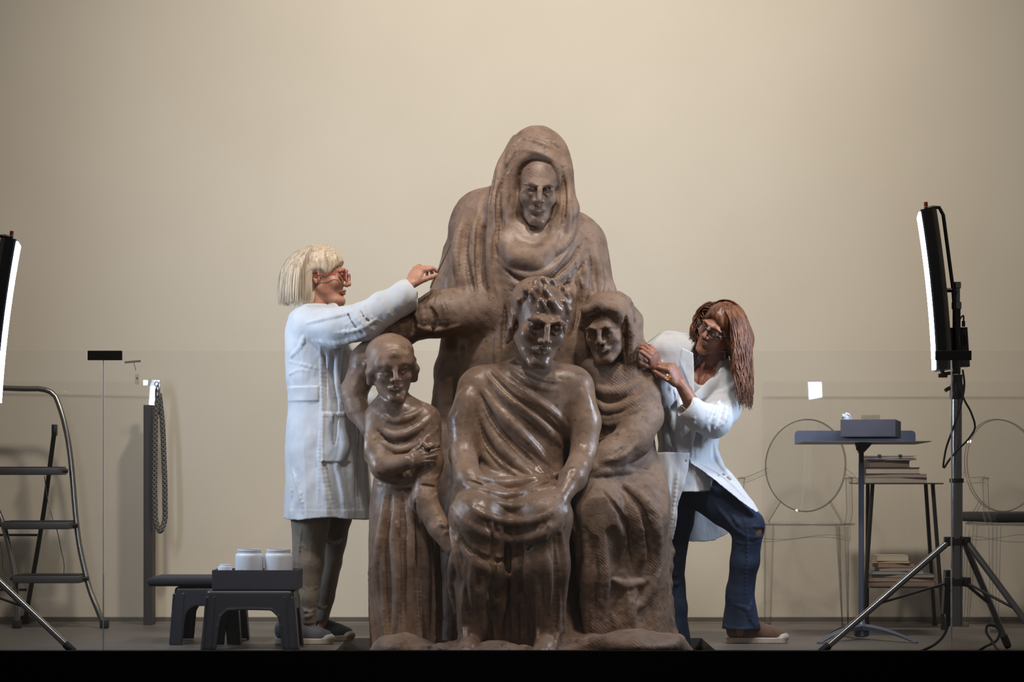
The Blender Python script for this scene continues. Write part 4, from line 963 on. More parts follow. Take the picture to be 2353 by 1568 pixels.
    F.vloft([r(772, 1556, 20, .07), r(790, 1556, 48, .11), r(826, 1578, 82, .135), r(870, 1606, 96, .15), r(920, 1603, 92, .155), r(980, 1584, 76, .15), r(1030, 1580, 68, .145), r(1090, 1572, 76, .16), r(1130, 1568, 80, .17)], .015, folds=[(6, .018, .5, 1.5, 1.2, .8)], pw=2.2)
    F.ell(P(1668, 868, .50), (R(42), .11, R(40)), rotm(0, 0, 30), .04); F.ell(P(1544, 812, .5), (R(44), .10, R(50)), rotm(0, 0, -30), .05); F.ell(P(1585, 812, .5), (R(40), .09, R(36)), rotm(0, 0, 20), .05)
    F.ell(P(1626, 815, .36), (R(38), .11, R(72)), rotm(0, 0, 14), .01, 's')
    # sleeves
    F.chain([P(1545, 825, .49), P(1524, 880, .42), P(1522, 905, .36)], [R(36), R(34), R(34)], .02); F.chain([P(1522, 905, .36), P(1517, 868, .30)], [R(32), R(24)], .015)
    F.chain([P(1676, 890, .46), P(1662, 940, .38), P(1640, 968, .31), P(1612, 958, .27), P(1594, 950, .25)], [R(38), R(38), R(38), R(32), R(28)], .02)
    F.cone(P(1604, 958, .26), P(1588, 945, .245), R(33), R(32), .003); F.cone(P(1586, 944, .245), P(1566, 925, .23), R(22), R(26), .003, 's')
    # skirt panels: flap falling left, flap over the thigh, the hanging back
    F.sheet([(1500, 1040, .335), (1586, 1040, .33), (1583, 1075, .315), (1562, 1150, .31), (1545, 1243, .33), (1518, 1225, .35), (1500, 1130, .35)], .005, .02)
    F.sheet([(1584, 1050, .36), (1648, 1030, .42), (1665, 1070, .40), (1700, 1110, .36), (1746, 1176, .31), (1738, 1178, .30), (1700, 1150, .30), (1640, 1100, .31), (1588, 1066, .33)], .004, .015)
    F.sheet([(1540, 1090, .64), (1650, 1060, .60), (1680, 1120, .62), (1690, 1200, .66), (1672, 1226, .66), (1640, 1242, .66), (1590, 1246, .66), (1540, 1244, .66)], .004, .02)
    # lapels
    F.sheet([(1566, 800, .345), (1594, 812, .33), (1595, 905, .325), (1585, 890, .325), (1560, 830, .34)], .004, .005)
    F.sheet([(1595, 905, .325), (1650, 850, .37), (1672, 838, .40), (1668, 870, .385), (1640, 905, .36), (1598, 925, .33)], .004, .005)
    for pts, q in [([(1520, 830), (1535, 860), (1540, 900)], 6), ([(1545, 835), (1556, 890), (1565, 950), (1570, 1000)], 6), ([(1530, 920), (1550, 980), (1560, 1050)], 7), ([(1510, 930), (1530, 1000), (1540, 1060)], 7), ([(1596, 910), (1594, 980), (1588, 1060)], 4), ([(1620, 1000), (1610, 1040)], 5),
                   ([(1655, 920), (1640, 950), (1640, 985)], 6), ([(1670, 930), (1668, 955), (1655, 985)], 6), ([(1625, 945), (1622, 975), (1632, 995)], 5), ([(1690, 880), (1670, 900), (1645, 905)], 6), ([(1540, 1060), (1535, 1140), (1528, 1215)], 6), ([(1560, 1070), (1550, 1150), (1540, 1230)], 4), ([(1605, 1065), (1660, 1095), (1715, 1150)], 4), ([(1640, 1010), (1650, 1060), (1690, 1110)], 5)]:
        F.stroke(pts, q)
    for pts, q in [([(1534, 840), (1546, 890), (1550, 930)], 4), ([(1520, 940), (1540, 1000), (1550, 1050)], 5), ([(1575, 930), (1578, 1000), (1575, 1060)], 3), ([(1648, 930), (1632, 965)], 4), ([(1662, 935), (1650, 975)], 4)]:
        F.stroke(pts, q, 's')
    F.noise((22, 22, 16), .0035, 5); F.noise((55, 55, 40), .001, 6)
    F.mesh('lab_coat', white_cloth, p)
    # jeans
    b = NB('blue_denim'); n = b.noise(b.coord((300, 300, 120)), 1, 4, .7); n2 = b.noise(b.coord(), 9, 5)
    c = b.mix(.5, b.ramp(n, [(.3, lin((12, 22, 42))), (.7, lin((28, 50, 84)))]), b.ramp(n2, [(.35, lin((14, 26, 50))), (.68, lin((40, 68, 106)))])); b.l(c, b.b.inputs['Base Color']); b.b.inputs['Roughness'].default_value = .85
    b.l(b.bump(n, .2, .001), b.b.inputs['Normal']); dm = b.m
    F = Field((P(1505, 0, y)[0], .24, -.12), (P(1770, 0, y)[0], .72, P(0, 1030, y)[2]), .0036)
    F.ell(P(1585, 1090, .52), (R(52), .12, R(56)), None, .03)
    F.chain([P(1612, 1122, .50), P(1670, 1165, .43), P(1718, 1210, .38)], [R(52), R(45), R(38)], .02)
    F.chain([P(1718, 1208, .38), P(1712, 1290, .40), P(1700, 1370, .43)], [R(36), R(33), R(30)], .02)
    F.cone(P(1700, 1360, .43), P(1704, 1450, .46), R(30), R(46), .02)
    F.chain([P(1562, 1110, .55), P(1556, 1200, .56), P(1543, 1300, .57)], [R(52), R(36), R(30)], .02)
    F.chain([P(1543, 1300, .57), P(1546, 1400, .58), P(1552, 1500, .58)], [R(30), R(32), R(38)], .02)
    F.ell(P(1742, 1222, .34), (R(17), .03, R(10)), rotm(0, 0, 5), .004, 's')      # torn knee
    for pts, q in [([(1640, 1135), (1690, 1160), (1712, 1195), (1716, 1230), (1714, 1330), (1708, 1430)], 3), ([(1675, 1200), (1700, 1222), (1730, 1240)], 5), ([(1690, 1245), (1715, 1250), (1745, 1245)], 4), ([(1680, 1180), (1705, 1215)], 5), ([(1640, 1150), (1665, 1185), (1690, 1215)], 5), ([(1688, 1390), (1715, 1400), (1728, 1425)], 5),
                   ([(1728, 1380), (1722, 1420), (1735, 1440)], 5), ([(1530, 1310), (1548, 1322), (1565, 1316)], 5), ([(1530, 1335), (1548, 1344), (1565, 1336)], 5), ([(1600, 1110), (1650, 1130)], 5), ([(1665, 1440), (1700, 1448), (1745, 1436)], 4), ([(1722, 1212), (1742, 1210), (1758, 1214)], 3), ([(1724, 1232), (1742, 1236), (1756, 1234)], 3)]:
        F.stroke(pts, q)
    F.noise((24, 24, 14), .003, 15)
    z1 = P(0, 1447, .46)[2]; b_ = F.block((P(1640, 0, .4)[0], .2, -.2), (P(1780, 0, .4)[0], .8, z1)); F.a[b_[0]] = .02
    F.a[:, :, :int((-.09-F.lo[2])/F.v)+1] = .02
    F.cone(P(1702, 1400, .45), P(1706, 1480, .47), R(18), R(38), .004, 's')
    F.mesh('jeans', dm, p)
    rb = simple('offwhite_rubber', lin((180, 172, 162)), .5); bc = cloth('brown_canvas', lin((104, 78, 62)), lin((88, 64, 50)), 900, .1, 20)
    shoe(p, P(1809, 0, .47)[0], P(1809, 0, .47)[0]-.262, 0, .47, bc, rb)
    shoe(p, P(1590, 0, .58)[0], P(1590, 0, .58)[0]-.262, -.15, .58, bc, rb)
    b = MB(); q0 = (tip2[0]+tip2[4])/2; b.tube([q0-(0, 0, .02), q0+(.004, 0, .015), P(1517, 765, q0[1])], [.0020, .0018, .0008], 8)
    tag(b.build('fine_brush', simple('brush_grey', lin((120, 128, 134)), .35, .3), None, 60), 'fine grey brush pointing up out of the upper hand of the brown-haired person', 'brush')
    b = MB(); q0 = (tip3[0]+tip3[4])/2; q1 = P(1487, 831, q0[1]); b.tube([q0-(q1-q0)*.6, q0, q1], [.0030, .0026, .0009], 8)
    tag(b.build('cotton_swab', simple('swab_white', lin((190, 190, 186)), .6), None, 60), 'short pale swab held by the lower hand of the brown-haired person against the sculpture', 'swab')
    b = MB(); b.tube([P(*q) for q in ((1548, 868, .13), (1570, 890, .15), (1590, 912, .17), (1594, 930, .18), (1580, 945, .17), (1562, 930, .17), (1558, 921, .18))], .0012, 6)
    b.build('bracelet_cord', simple('pale_cord', lin((190, 160, 130)), .6), p)
    tb = MB()
    for k in (0, 1): tb.tube([P(1533, 868, .15)+np.array((.0095*math.cos(a)+k*.004, -.0, .0095*math.sin(a)+k*.002)) for a in [i*.42 for i in range(15)]], .0010, 6, closed=True)
    tb.build('ring', simple('gold', lin((170, 130, 80)), .3, 1), p)
woman_right()
# ------------------------------------------------------------------ light stands
mk_blk = simple('black_anodised', (.006, .006, .007), .35); mk_chr = simple('satin_steel', lin((150, 150, 152)), .22, 1.0); mk_dk = simple('dark_steel', lin((70, 68, 68)), .28, .9)
mk_red = simple('red_knob', lin((120, 12, 24)), .4); mk_rub = simple('black_rubber', (.008, .008, .008), .7)
mk_led = emis('led_face', LEDC, 36.0)
def light_stand(px0, py_, top, s, label_stand, label_panel, label_box, with_coil, legs, panel, power):
    """px0 pole pixel, py_ depth, s=+1 panel to the left of the pole (right-hand stand), -1 mirrored"""
    Q = lambda x, yy, d=0: P(px0+s*(x-2198), yy, py_+d)
    g = Q(2198, 0); t = thing('light_stand', (g[0], py_, 0), label_stand, 'stand')
    MB().tube([(g[0], py_, Q(0, 1440)[2]), (g[0], py_, Q(0, 1105)[2])], .0245, 24).build('lower_pole', mk_chr, t, 40)
    MB().tube([(g[0], py_, Q(0, 1110)[2]), (g[0], py_, Q(0, 1100)[2])], .029, 24).build('collar', mk_rub, t, 40)
    MB().tube([(g[0], py_, Q(0, 1105)[2]), (g[0], py_, Q(0, 915)[2])], .0215, 24).build('middle_pole', mk_chr, t, 40)
    b = MB(); b.lathe((g[0], py_, Q(0, 918)[2]), [(.026, 0), (.028, .01), (.028, .055), (.024, .065), (.024, .1), (.0, .1)]); b.tube([Q(2192, 893), Q(2180, 893, -.01), Q(2172, 898, -.015)], .008, 8)
    b.build('clamp', mk_dk, t, 40)
    MB().tube([(g[0], py_, Q(0, 860)[2]), (g[0], py_, Q(0, 700)[2])], .0165, 20).build('upper_pole', mk_dk, t, 40)
    b = MB(); b.lathe((g[0], py_, Q(0, 712)[2]), [(.016, 0), (.02, .004), (.02, .03), (.014, .034), (.014, .085), (.018, .088), (.018, .112), (0, .112)]); b.build('spigot', mk_chr, t, 40)
    for z_ in (1245, 1338):
        b = MB(); zz = Q(0, z_)[2]; b.lathe((g[0], py_, zz-.016), [(.026, 0), (.036, .002), (.036, .028), (.026, .03)], 24)
        for fx, fy, *_r in legs:
            d = Vector((fx-g[0], fy-py_, 0)).normalized(); b.box((g[0]+d.x*.045-.014, py_+d.y*.045-.014, zz-.018), (g[0]+d.x*.045+.014, py_+d.y*.045+.014, zz+.02), .003)
        b.build('hub' if z_ == 1245 else 'sliding_collar', mk_dk, t, 40)
    for fx, fy, fr in legs:
        d = Vector((fx-g[0], fy-py_, 0)).normalized(); a = Vector((g[0], py_, Q(0, 1250)[2]))+d*.05; f = Vector((fx, fy, .018))
        L = MB().tube([a, f], .0135, 16).build('leg', mk_chr, t, 60)
        MB().tube([f+(a-f).normalized()*.045, f, f-(a-f).normalized()*.012], [.016, .016, .013], 14).build('rubber_foot', mk_rub, L, 60)
        m = a.lerp(f, fr); c = Vector((g[0], py_, Q(0, 1340)[2]))+d*.045
        MB().tube([c, m], .009, 10, flat=(.6, 1.2)).build('strut', mk_dk, t, 60)
    # panel
    (tx, ty), (bx, by) = panel
    A, B = Q(tx, ty, -.02), Q(bx, by, -.02)
    pt = thing('studio_light', tuple((A+B)/2), label_panel, 'lamp')
    up = Vector(A-B); H = up.length; up.normalize(); nrm = Vector((-s*1.0, .128 if s > 0 else .150, 0)); nrm = (nrm-up*nrm.dot(up)).normalized(); sd = up.cross(nrm); ctr = Vector((A+B)/2)
    M = Matrix((sd, nrm, up)).transposed()
    def loc(u, v, w_): return ctr+M @ Vector((u, v, w_))
    b = MB(); n = 14; rows = []
    for i in range(n+1):    # slightly bowed housing
        w_ = (i/n-.5)*H; c = -.010*(1-(2*i/n-1)**2)*1.0
        rows.append([loc(u, v+c, w_) for u, v in ((-.145, -.001), (-.15, -.008), (-.15, -.045), (-.10, -.066), (.10, -.066), (.15, -.045), (.15, -.008), (.145, -.001))])
    vs = [[b.bm.verts.new(q) for q in r_] for r_ in rows]
    for r0, r1 in zip(vs, vs[1:]):
        for j in range(8): b.bm.faces.new((r0[j], r0[(j+1) % 8], r1[(j+1) % 8], r1[j]))
    b.bm.faces.new(vs[0]); b.bm.faces.new(vs[-1][::-1]); b.build('housing', mk_blk, pt, 30)
    b = MB(); rows = []
    for i in range(n+1):
        w_ = (i/n-.5)*H*.975; c = -.010*(1-(2*i/n-1)**2); rows.append([b.bm.verts.new(loc(u, v+c, w_)) for u, v in ((-.138, .0), (-.138, .006), (.138, .006), (.138, .0))])
    for r0, r1 in zip(rows, rows[1:]):
        for j in range(4): b.bm.faces.new((r0[j], r0[(j+1) % 4], r1[(j+1) % 4], r1[j]))
    b.bm.faces.new(rows[0]); b.bm.faces.new(rows[-1][::-1])
    b.build('glowing_face', mk_led, pt)
    yk = MB().tube([loc(0, -.03, H/2+.012), loc(0, -.055, H/2+.016), loc(0, -.082, H/2+.012), loc(0, -.095, H/2-.02), loc(0, -.105, 0), loc(0, -.095, -H/2+.02), loc(0, -.08, -H/2-.014), loc(0, -.03, -H/2-.016)], .0075, 10).build('yoke', mk_blk, pt, 60)
    for e in (1, -1):
        MB().tube([loc(0, -.03, e*(H/2-.004)), loc(0, -.03, e*(H/2+.02))], .009, 12).build('pivot', mk_blk, pt, 60)
        kq = loc(0, -.03, e*(H/2+.022)); a_ = MB()
        if e > 0: a_.tube([kq, kq+up*.018], [.008, .008], 12)
        else: a_.tube([kq-Vector((.018, 0, 0)), kq+Vector((.018, 0, 0))], .008, 12)
        a_.build('red_knob', mk_red, yk, 60)
    b = MB(); b.tube([loc(0, -.066, .0), loc(0, -.10, -.004)], .009, 12); b.tube([loc(0, -.105, -.005), Q(2196, 672)], .011, 12); b.build('swivel_arm', mk_dk, pt, 60)
    # ballast
    lo_, hi_ = Q(2170, 842, .0), Q(2230, 752, .0)
    bt = thing('power_box', tuple((lo_+hi_)/2), label_box, 'power supply')
    q = [Q(2168, 753), Q(2226, 751), Q(2232, 842), Q(2173, 844)]
    MB().prism([(a_[0], a_[2]) for a_ in q], py_+.03, py_+.085).build('case', simple('black_case', (.01, .01, .011), .5), bt)
    e0 = [Q(2167, 757), Q(2174, 757), Q(2176, 842), Q(2171, 843)]
    MB().prism([(a_[0], a_[2]) for a_ in e0], py_+.024, py_+.0295).build('edge_strip', simple('white_strip', lin((190, 195, 205)), .4), bt)
    for xx in (2196, 2214): MB().tube([Q(xx, 751), Q(xx, 738)], .007, 12).build('plug', mk_dk, bt, 60)
    c1 = MB().tube(crv([Q(2214, 740, .05), Q(2214, 726, .05), Q(2208, 730, .03), Q(2203, 760, .0), Q(2206, 800, -.03), Q(2203, 850, -.035), Q(2206, 900, -.03)], 40), .0033, 8)
    tag(c1.build('power_cable', mk_rub, None, 60), 'black cable looping from the power box down the %s light stand' % ('right' if s > 0 else 'left'), 'cable')
    c1 = MB().tube(crv([Q(2150, 665, -.03), Q(2168, 690, .0), Q(2172, 740, -.02), Q(2170, 775, .0)], 30), .003, 8)
    tag(c1.build('panel_cable', mk_rub, None, 60), 'thin black cable hanging from the back of the %s light panel' % ('right' if s > 0 else 'left'), 'cable')
    return t
k = sc(-.1); gX = P(2198, 0, -.1)[0]
light_stand(2198, -.10, None, 1, 'steel tripod light stand at right with coiled black cable', 'tall narrow black light panel with glowing white face, on the right stand', 'black power box clamped on the right light stand', True,
            [(gX-.585, -.37, .56), (gX+.33, -.30, .62), (gX+.245, .10, .60)], ((2112, 489), (2148, 853)), 1)
gL = P(-118, 0, -.1)[0]
light_stand(-118, -.10, None, -1, 'steel tripod light stand at left edge in front of the ladder', 'glowing white light panel at the left edge of the picture', 'black power box on the left light stand, outside the view', True,
            [(gL+.54, -.30, .6), (gL-.33, -.30, .62), (gL-.25, .10, .60)], ((2038, 556), (2084, 930)), 1)
# cable coil at the right stand
for pts, r_, lb in (([(2206, 880, -.135), (2214, 915, -.14), (2232, 950, -.14), (2240, 985, -.14), (2225, 1010, -.14), (2200, 1035, -.145), (2178, 1062, -.14), (2169, 1076, -.14), (2172, 1040, -.14), (2190, 985, -.14), (2208, 930, -.14), (2216, 880, -.13), (2212, 850, -.13)], .0042, 'black cable coil hanging in a loop on the right light stand'),
                    ([(2186, 1395, -.05), (2180, 1430, -.05), (2172, 1455, -.06), (2150, 1480, -.1), (2115, 1500, -.14), (2080, 1510, -.3)], .0055, 'black cable running from the hanging adapter across the floor'),
                    ([(2230, 1507, -.25), (2262, 1488, .0), (2294, 1466, .05), (2297, 1452, .06), (2283, 1438, .08), (2270, 1438, .08), (2266, 1448, .06), (2280, 1475, .0), (2300, 1505, -.22)], .0055, 'loop of black cable on the floor between the right stand legs')):
    W = np.array([P(*q) for q in pts])
    if 'floor' in lb: W[:, 2] = np.maximum(W[:, 2], .0065)
    tag(MB().tube(crv(W, 60), r_, 8).build('black_cable', mk_rub, None, 60), lb, 'cable')
ad = thing('power_adapter', tuple(P(2188, 1360, -.05)), 'black power adapter hanging low behind the pole of the right light stand', 'power adapter')
q = [P(2168, 1310, 0), P(2206, 1310, 0), P(2203, 1408, 0), P(2162, 1410, 0)]
MB().prism([(a_[0], a_[2]) for a_ in q], -.06, -.0).build('case', simple('navy_black_case', (.008, .009, .016), .5), ad)
MB().tube([P(2180, 1408, -.05), P(2178, 1440, -.05)], [.014, .009], 12).build('plug', mk_rub, ad, 60)

# ------------------------------------------------------------------ step ladder
lt = thing('step_ladder', (P(130, 0, 1.6)[0], 1.6, 0), 'grey metal step ladder with three dark treads by the left wall', 'ladder')
m_lad = simple('ladder_steel', lin((150, 146, 140)), .25, .95); m_tr = simple('tread_grey', lin((66, 64, 66)), .5); m_cap = mk_rub
def lad(pts, r_, name, mat=m_lad, n=14, flat=None, k=24): return MB().tube(crv([P(*q) for q in pts], k), r_, n, flat=flat).build(name, mat, lt, 60)
lad([(240, 1442, 1.50), (226, 1405, 1.51), (208, 1360, 1.53), (190, 1290, 1.56), (135, 930, 1.70), (128, 912, 1.71), (115, 900, 1.715), (98, 895, 1.72), (60, 894, 1.72), (-60, 894, 1.72), (-90, 898, 1.715), (-102, 912, 1.71), (-108, 930, 1.70), (10, 1215, 1.56), (34, 1330, 1.53), (38, 1380, 1.51), (39, 1444, 1.50)], .0135, 'front_frame', k=90)
lad([(126, 985, 1.72), (100, 1180, 1.78), (58, 1427, 1.85)], .0115, 'rear_leg', mk_dk); lad([(-105, 985, 1.72), (-125, 1180, 1.78), (-150, 1427, 1.85)], .0115, 'rear_leg', mk_dk)
for yy, d in ((1230, 1.795), (1356, 1.83)): lad([(-130, yy, d), (86 if yy < 1300 else 62, yy, d)], .006, 'rear_crossbar', mk_dk)
for x0, x1, x2, yy, d in ((-28, 145, 156, 1083, 1.60), (14, 168, 180, 1207, 1.56), (38, 192, 204, 1330, 1.53)):
    a, c = P(x0, yy+9, d), P(x1, yy-8, d); t = MB().box((a[0], d-.10, a[2]), (c[0], d+.11, c[2]), .006).build('tread', m_tr, lt, 40)
    MB().box((a[0]+.006, d-.094, c[2]-.0005), (c[0]-.006, d+.104, c[2]+.004), .001).build('rubber_mat', mk_rub, t)
    for u, v in ((x1-2, x2), (x0+2, x0-14)): MB().tube([P(u, yy, d), P(v, yy, d)], .009, 10).build('bracket', mk_blk, t, 60)
MB().box(tuple(P(118, 1002, 1.69)), tuple(P(133, 976, 1.73)), .004).build('hinge_block', mk_blk, lt, 40)
for x, yy, d in ((240, 1443, 1.5), (39, 1445, 1.5), (58, 1429, 1.85), (-150, 1429, 1.85)):
    c = P(x, yy, d); MB().box((c[0]-.02, d-.018, .001), (c[0]+.02, d+.018, .04), .005, rot=None).build('rubber_foot', m_cap, lt, 40)
for pts in ([(102, 1094, 1.62), (108, 1140, 1.62), (116, 1175, 1.6), (122, 1197, 1.6)], [(130, 1214, 1.6), (134, 1232, 1.6), (140, 1262, 1.6), (147, 1295, 1.6), (147, 1320, 1.6)], [(0, 1245, 1.6), (6, 1280, 1.6), (9, 1315, 1.6), (16, 1325, 1.6)]):
    lad(pts, .0022, 'safety_wire', simple('wire', lin((120, 124, 118)), .3, .7), 6)

# ------------------------------------------------------------------ rope post
y0 = 1.72-.0
y0 = 1.755
pt = thing('rope_post', (P(341, 0, y0)[0], y0+.05, 0), 'dark brown square post with chrome hook standing near the left wall', 'post')
m_post = simple('brown_post', lin((56, 50, 49)), .6, bump=.1)
a, c = P(329.5, 0, y0), P(350, 931, y0); MB().box((a[0], y0, .0), (c[0], y0+.11, c[2]), .0015).build('shaft', m_post, pt)
q0, q1 = P(346, 905, y0), P(366, 873, y0); MB().box((q0[0], y0+.03, q0[2]), (q1[0], y0+.04, q1[2]), .001).build('hook_plate', mk_chr, pt)
q0, q1 = P(327, 886, y0), P(352, 873, y0); MB().box((q0[0], y0+.02, q0[2]), (q1[0], y0+.028, q1[2]), .001).build('clear_bracket', thin('clear_plastic', dark=.12), pt)
rp = thing('barrier_rope', tuple(P(360, 900, y0-.02)), 'grey braided barrier rope hanging doubled from the dark post', 'rope')
b = MB(); b.tube([P(360, 883, y0-.02)+np.array((.009*math.cos(i*.5), 0, .012*math.sin(i*.5))) for i in range(13)], .003, 8, closed=True); b.build('ring', mk_chr, rp, 60)
MB().lathe(tuple(P(362, 914, y0-.02)), [(.012, 0), (.013, .004), (.012, .04), (.006, .048), (.005, .06), (0, .062)], 18).build('ferrule', mk_chr, rp, 60)
path = crv([P(363, 912, y0-.02), P(358, 960, y0-.02), (P(356, 1060, y0-.02)), P(356, 1160, y0-.02), P(360, 1205, y0-.02), P(368, 1221, y0-.02), P(376, 1205, y0-.0), P(379, 1150, y0-.0), P(377, 1060, y0-.0), P(372, 960, y0+.0), P(366, 905, y0+.0)], 260)
b = MB(); tn = np.gradient(path, axis=0); tn /= np.linalg.norm(tn, axis=1)[:, None]; s_ = np.r_[0, np.cumsum(np.linalg.norm(np.diff(path, axis=0), axis=1))]
for k_ in range(6):
    pts = []
    for i in range(260):
        u = _nrm(np.cross(tn[i], (0, 1, 0))); v = np.array((0, 1, 0)); a_ = (1 if k_ % 2 else -1)*s_[i]/.0105+k_*math.pi/3
        rr = .0088*(1+.12*math.sin(2*a_)); pts.append(path[i]+u*math.cos(a_)*rr+v*math.sin(a_)*rr)
    b.tube(pts, .0046, 6)
ob = b.build('braid', simple('rope_grey', lin((98, 94, 88)), .8), rp, 60); ob['kind'] = 'stuff'

sg = thing('sign_clip', tuple(P(305, 850, gy-.01)), 'small clear plastic sign clip on the glass left of the rope post', 'clip')
mc = simple('frosted_clip', lin((200, 194, 184)), .2)
yy = gy-.012
MB().box(tuple(P(286, 834, yy)), tuple(P(324, 829, yy+.004)), .001, rot=Matrix.Rotation(math.radians(-5), 3, 'Y')).build('holder_bar', mc, sg)
MB().tube([P(307, 833, yy), P(312, 852, yy)], .0022, 8).build('arm', mc, sg, 60)
MB().box(tuple(P(310, 884, yy)), tuple(P(320, 860, yy+.006)), .0015).build('jaw', thin('clear_plastic', dark=.12), sg)
MB().box(tuple(P(312.5, 872, yy-.004)), tuple(P(317.5, 867, yy)), .001).build('catch', mc, sg)

# ------------------------------------------------------------------ plastic step stools
m_pl = simple('charcoal_plastic', lin((44, 46, 54)), .36, bump=.12, bscale=500)
def stool_mesh():
    F = Field((-.24, -.18, -.01), (.24, .18, .27), .0032); H = .247
    def wid(Z): return .203-.022*np.clip(Z/H, 0, 1), .150-.020*np.clip(Z/H, 0, 1)
    def fr(off):
        def fn(X, Y, Z):
            wx, wy = wid(Z); r = .022; ax = np.maximum(np.abs(X)-wx+r+off, 0); ay = np.maximum(np.abs(Y)-wy+r+off, 0); 
            d2 = np.sqrt(ax**2+ay**2)-r+np.minimum(np.maximum(np.abs(X)-wx+r+off, np.abs(Y)-wy+r+off), 0)
            zt = Z-H+off; rr = .016
            return np.sqrt(np.maximum(d2+rr, 0)**2+np.maximum(zt+rr, 0)**2)-rr+np.minimum(np.maximum(d2+rr, zt+rr), 0)
        return fn
    lo, hi = (-.24, -.18, 0), (.24, .18, .26)
    F.func(lo, hi, fr(0), .002); F.func(lo, hi, fr(.007), .002, 's')
    for ang in (0, 1):      # arches
        w2, top = (.122, .165) if ang == 0 else (.078, .165)
        def fn(X, Y, Z, w2=w2, top=top, ang=ang):
            U = X if ang == 0 else Y; w_ = w2+(.165-Z)*.10; r = .05
            d = np.sqrt(np.maximum(np.abs(U)-w_+r, 0)**2+np.maximum(Z-top+r, 0)**2)-r+np.minimum(np.maximum(np.abs(U)-w_+r, Z-top+r), 0)
            return d+0*X+0*Y
        F.func(lo, hi, fn, .003, 's')
    for sx in (-1, 1):      # leg flutes and edge rims
        for sy in (-1, 1):
            for u, v in ((.166, .150), ):
                F.cone((sx*.146, sy*.130, .215), (sx*.160, sy*.148, 0), .0045, .0045, .004); F.cone((sx*.178, sy*.134, .215), (sx*.190, sy*.148, 0), .004, .004, .006); F.cone((sx*.183, sy*.092, .215), (sx*.200, sy*.104, 0), .0045, .0045, .004)
    for sy in (-1, 1):
        rim = [(-.140, sy*.149, 0), (-.128, sy*.141, .10), (-.118, sy*.137, .140), (-.09, sy*.1345, .166), (0, sy*.1335, .169), (.09, sy*.1345, .166), (.118, sy*.137, .140), (.128, sy*.141, .10), (.140, sy*.149, 0)]
        F.chain(rim, .004, .004)
    F.box((0, 0, .004), (.208, .154, .004), rad=.002, k=.002, op='u') if False else None
    F.a[:, :, :4] = .02
    return F
def stool(loc, rz, lb):
    t = thing('step_stool', loc, lb, 'stool', rz=rz)
    F = stool_mesh(); o = F.mesh('moulded_body', m_pl, None); o.parent = t
    b = MB()
    for i in range(9):
        for j in range(6): b.lathe((-.13+i*.0325, -.0875+j*.035, .2465), [(.007, 0), (.0065, .0012), (0, .0013)], 8)
    o = b.build('grip_dots', m_pl, None); o.parent = t; o['kind'] = 'stuff'
    return t
ys = .17
stool((P(581, 0, ys)[0], ys, 0), 0, 'charcoal plastic step stool in front, under the tray of white jars')
yr = .52
stool((P(483, 0, yr)[0], yr, 0), math.pi/2, 'charcoal plastic step stool behind, under the black seat pad')
z = .2485
b = MB(); b.box((P(352, 0, yr)[0], yr-.19, z), (P(614, 0, yr)[0], yr+.19, z+.037), .015, seg=4); sp = thing('seat_pad', (P(483, 0, yr)[0], yr, z), 'black fabric seat pad lying on the rear step stool', 'cushion')
sp_o = b.build('cushion_body', cloth('black_fabric', lin((26, 28, 38)), lin((20, 22, 30)), 700, .15, 30, .85, .1), sp, 50)
b = MB(); a, c = (P(354, 0, yr)[0], yr-.187), (P(612, 0, yr)[0], yr+.187); b.tube([(a[0], a[1], z+.019), (c[0], a[1], z+.019), (c[0], c[1], z+.019), (a[0], c[1], z+.019)], .003, 6, closed=True)
b.build('piping', cloth('black_piping', lin((20, 22, 30)), None, 700, .1), sp)
def tray_box(parent, x0, x1, y0_, y1_, z0, z1, w_, mat):
    MB().box((x0, y0_, z0), (x1, y1_, z0+.005)).build('bottom', mat, parent)
    for lo_, hi_ in (((x0, y0_, z0+.005), (x1, y0_+w_, z1)), ((x0, y1_-w_, z0+.005), (x1, y1_, z1)), ((x0, y0_+w_, z0+.005), (x0+w_, y1_-w_, z1)), ((x1-w_, y0_+w_, z0+.005), (x1, y1_-w_, z1))):
        MB().box(lo_, hi_, .0008, seg=1).build('side', mat, parent)
m_board = simple('dark_grey_board', lin((58, 58, 68)), .8, bump=.1, var=.04)
bx = thing('tray_box', (P(587, 0, .15)[0], .16, z), 'dark grey open box on the front step stool, holding white jars', 'box')
x0, x1 = P(487, 0, .045)[0], P(676+9, 0, .045)[0]; zt = P(0, 1311, .045)[2]
tray_box(bx, x0, x1, .045, .275, z, zt, .009, m_board)
m_hd = simple('white_hdpe', lin((214, 220, 230)), .38, spec=.5); m_hd.node_tree.nodes['Principled BSDF'].inputs['Subsurface Weight'].default_value = .0
jl = ['tall white plastic jar without lid, left one in the grey box', 'tall white plastic jar without lid, right one in the grey box']
